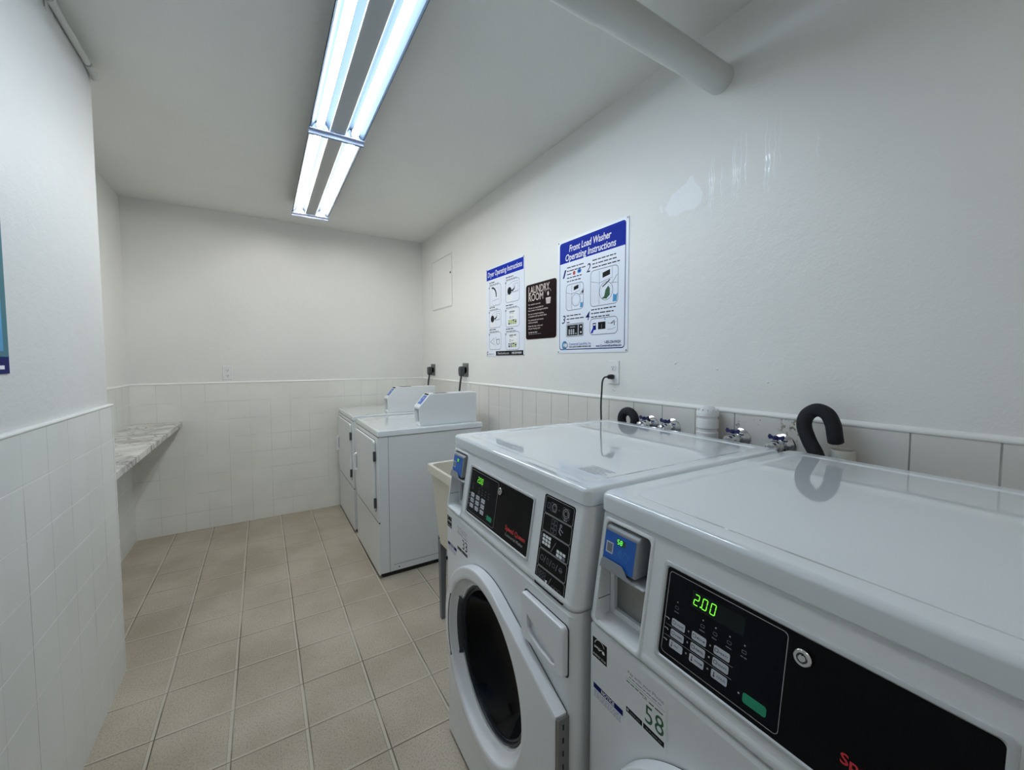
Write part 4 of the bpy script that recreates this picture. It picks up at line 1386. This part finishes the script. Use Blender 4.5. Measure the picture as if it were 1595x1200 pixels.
for y in (-.31,):
    bm = bmesh.new(); tube(bm, [(0, y - .012, .022), (0, y + .012, .022)], .0145, 14); box(bm, -.0135, -.008, y - .010, y + .010, -.012, .03, .001, 1)
    new_mesh_obj('strap', bm, 'pipe', t)
bm = bmesh.new()
lathe(bm, [(.080, 0), (.080, -.008), (.074, -.014), (.068, -.030), (.050, -.037), (0, -.040)], (.628, 1.215, ZC), 'z', 36)
rebase(tag(new_mesh_obj('smoke_detector', bm, 'pvc'), 'round white smoke detector on the ceiling at the top edge', 'smoke detector'))

# ------------------------------------------------------------------ ceiling lights
def fixture(label, x, y0, y1, tube_mat, group):
    Lh = (y1 - y0) / 2
    t = thing('fluorescent_light', (x, (y0 + y1) / 2, ZC), label, 'ceiling light', 0, group)
    zb = -.085
    # housing profile across x, open below: two troughs either side of a flat channel
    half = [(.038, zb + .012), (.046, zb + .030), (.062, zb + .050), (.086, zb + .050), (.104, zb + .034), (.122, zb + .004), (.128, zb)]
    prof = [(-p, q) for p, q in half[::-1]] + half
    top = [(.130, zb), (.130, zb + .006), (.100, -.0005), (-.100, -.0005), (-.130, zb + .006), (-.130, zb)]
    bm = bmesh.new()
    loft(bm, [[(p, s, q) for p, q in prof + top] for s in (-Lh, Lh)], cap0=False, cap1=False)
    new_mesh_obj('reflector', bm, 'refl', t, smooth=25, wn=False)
    bm = bmesh.new(); box(bm, -.0375, .0375, -Lh + .004, Lh - .004, zb + .006, zb + .030, .002, 1); new_mesh_obj('ballast_cover', bm, 'fixc', t)
    for s in (-1, 1):
        bm = bmesh.new()
        prism(bm, [(-.133, zb - .018), (.133, zb - .018), (.133, zb + .008), (.101, -.0005), (-.101, -.0005), (-.133, zb + .008)], lambda p, q, t_: (p, t_, q), s * Lh - .003, s * Lh + .003)
        e = s * (Lh - .028)
        box(bm, -.133, .133, min(e, s * Lh), max(e, s * Lh), zb - .004, zb - .001, .001, 1)
        new_mesh_obj('end_plate', bm, 'endp', t)
    for s in (-1, 1):
        bm = bmesh.new()
        R = .0165
        pr_ = [(.004, -Lh + .022), (R * .8, -Lh + .024), (R, -Lh + .032), (R, Lh - .032), (R * .8, Lh - .024), (.004, Lh - .022)]
        lathe(bm, pr_, (s * .083, 0, zb + .015), 'y', 20)
        new_mesh_obj('lamp_tube', bm, tube_mat, t)
        for e in (-1, 1):
            bm = bmesh.new()
            ye = e * (Lh - .012)
            box(bm, s * .083 - .013, s * .083 + .013, min(ye, e * (Lh - .026)), max(ye, e * (Lh - .026)), zb + .002, zb + .048, .002, 1)
            new_mesh_obj('lamp_holder', bm, 'endp', t)
    return t
LX = .366
fixture('double tube ceiling light with cool bluish tubes, nearer of the two', LX, 1.015, 2.285, 'tube_near', 'ceiling light fixtures')
fixture('double tube ceiling light with warmer tubes, farther from the camera', LX, 2.295, 3.625, 'tube_far', 'ceiling light fixtures')
fixture('dimmer double tube ceiling light nearest the rear wall', LX, -1.55, -.28, 'tube_rear', 'ceiling light fixtures')  # unseen fixture added to brighten the near washer and right wall
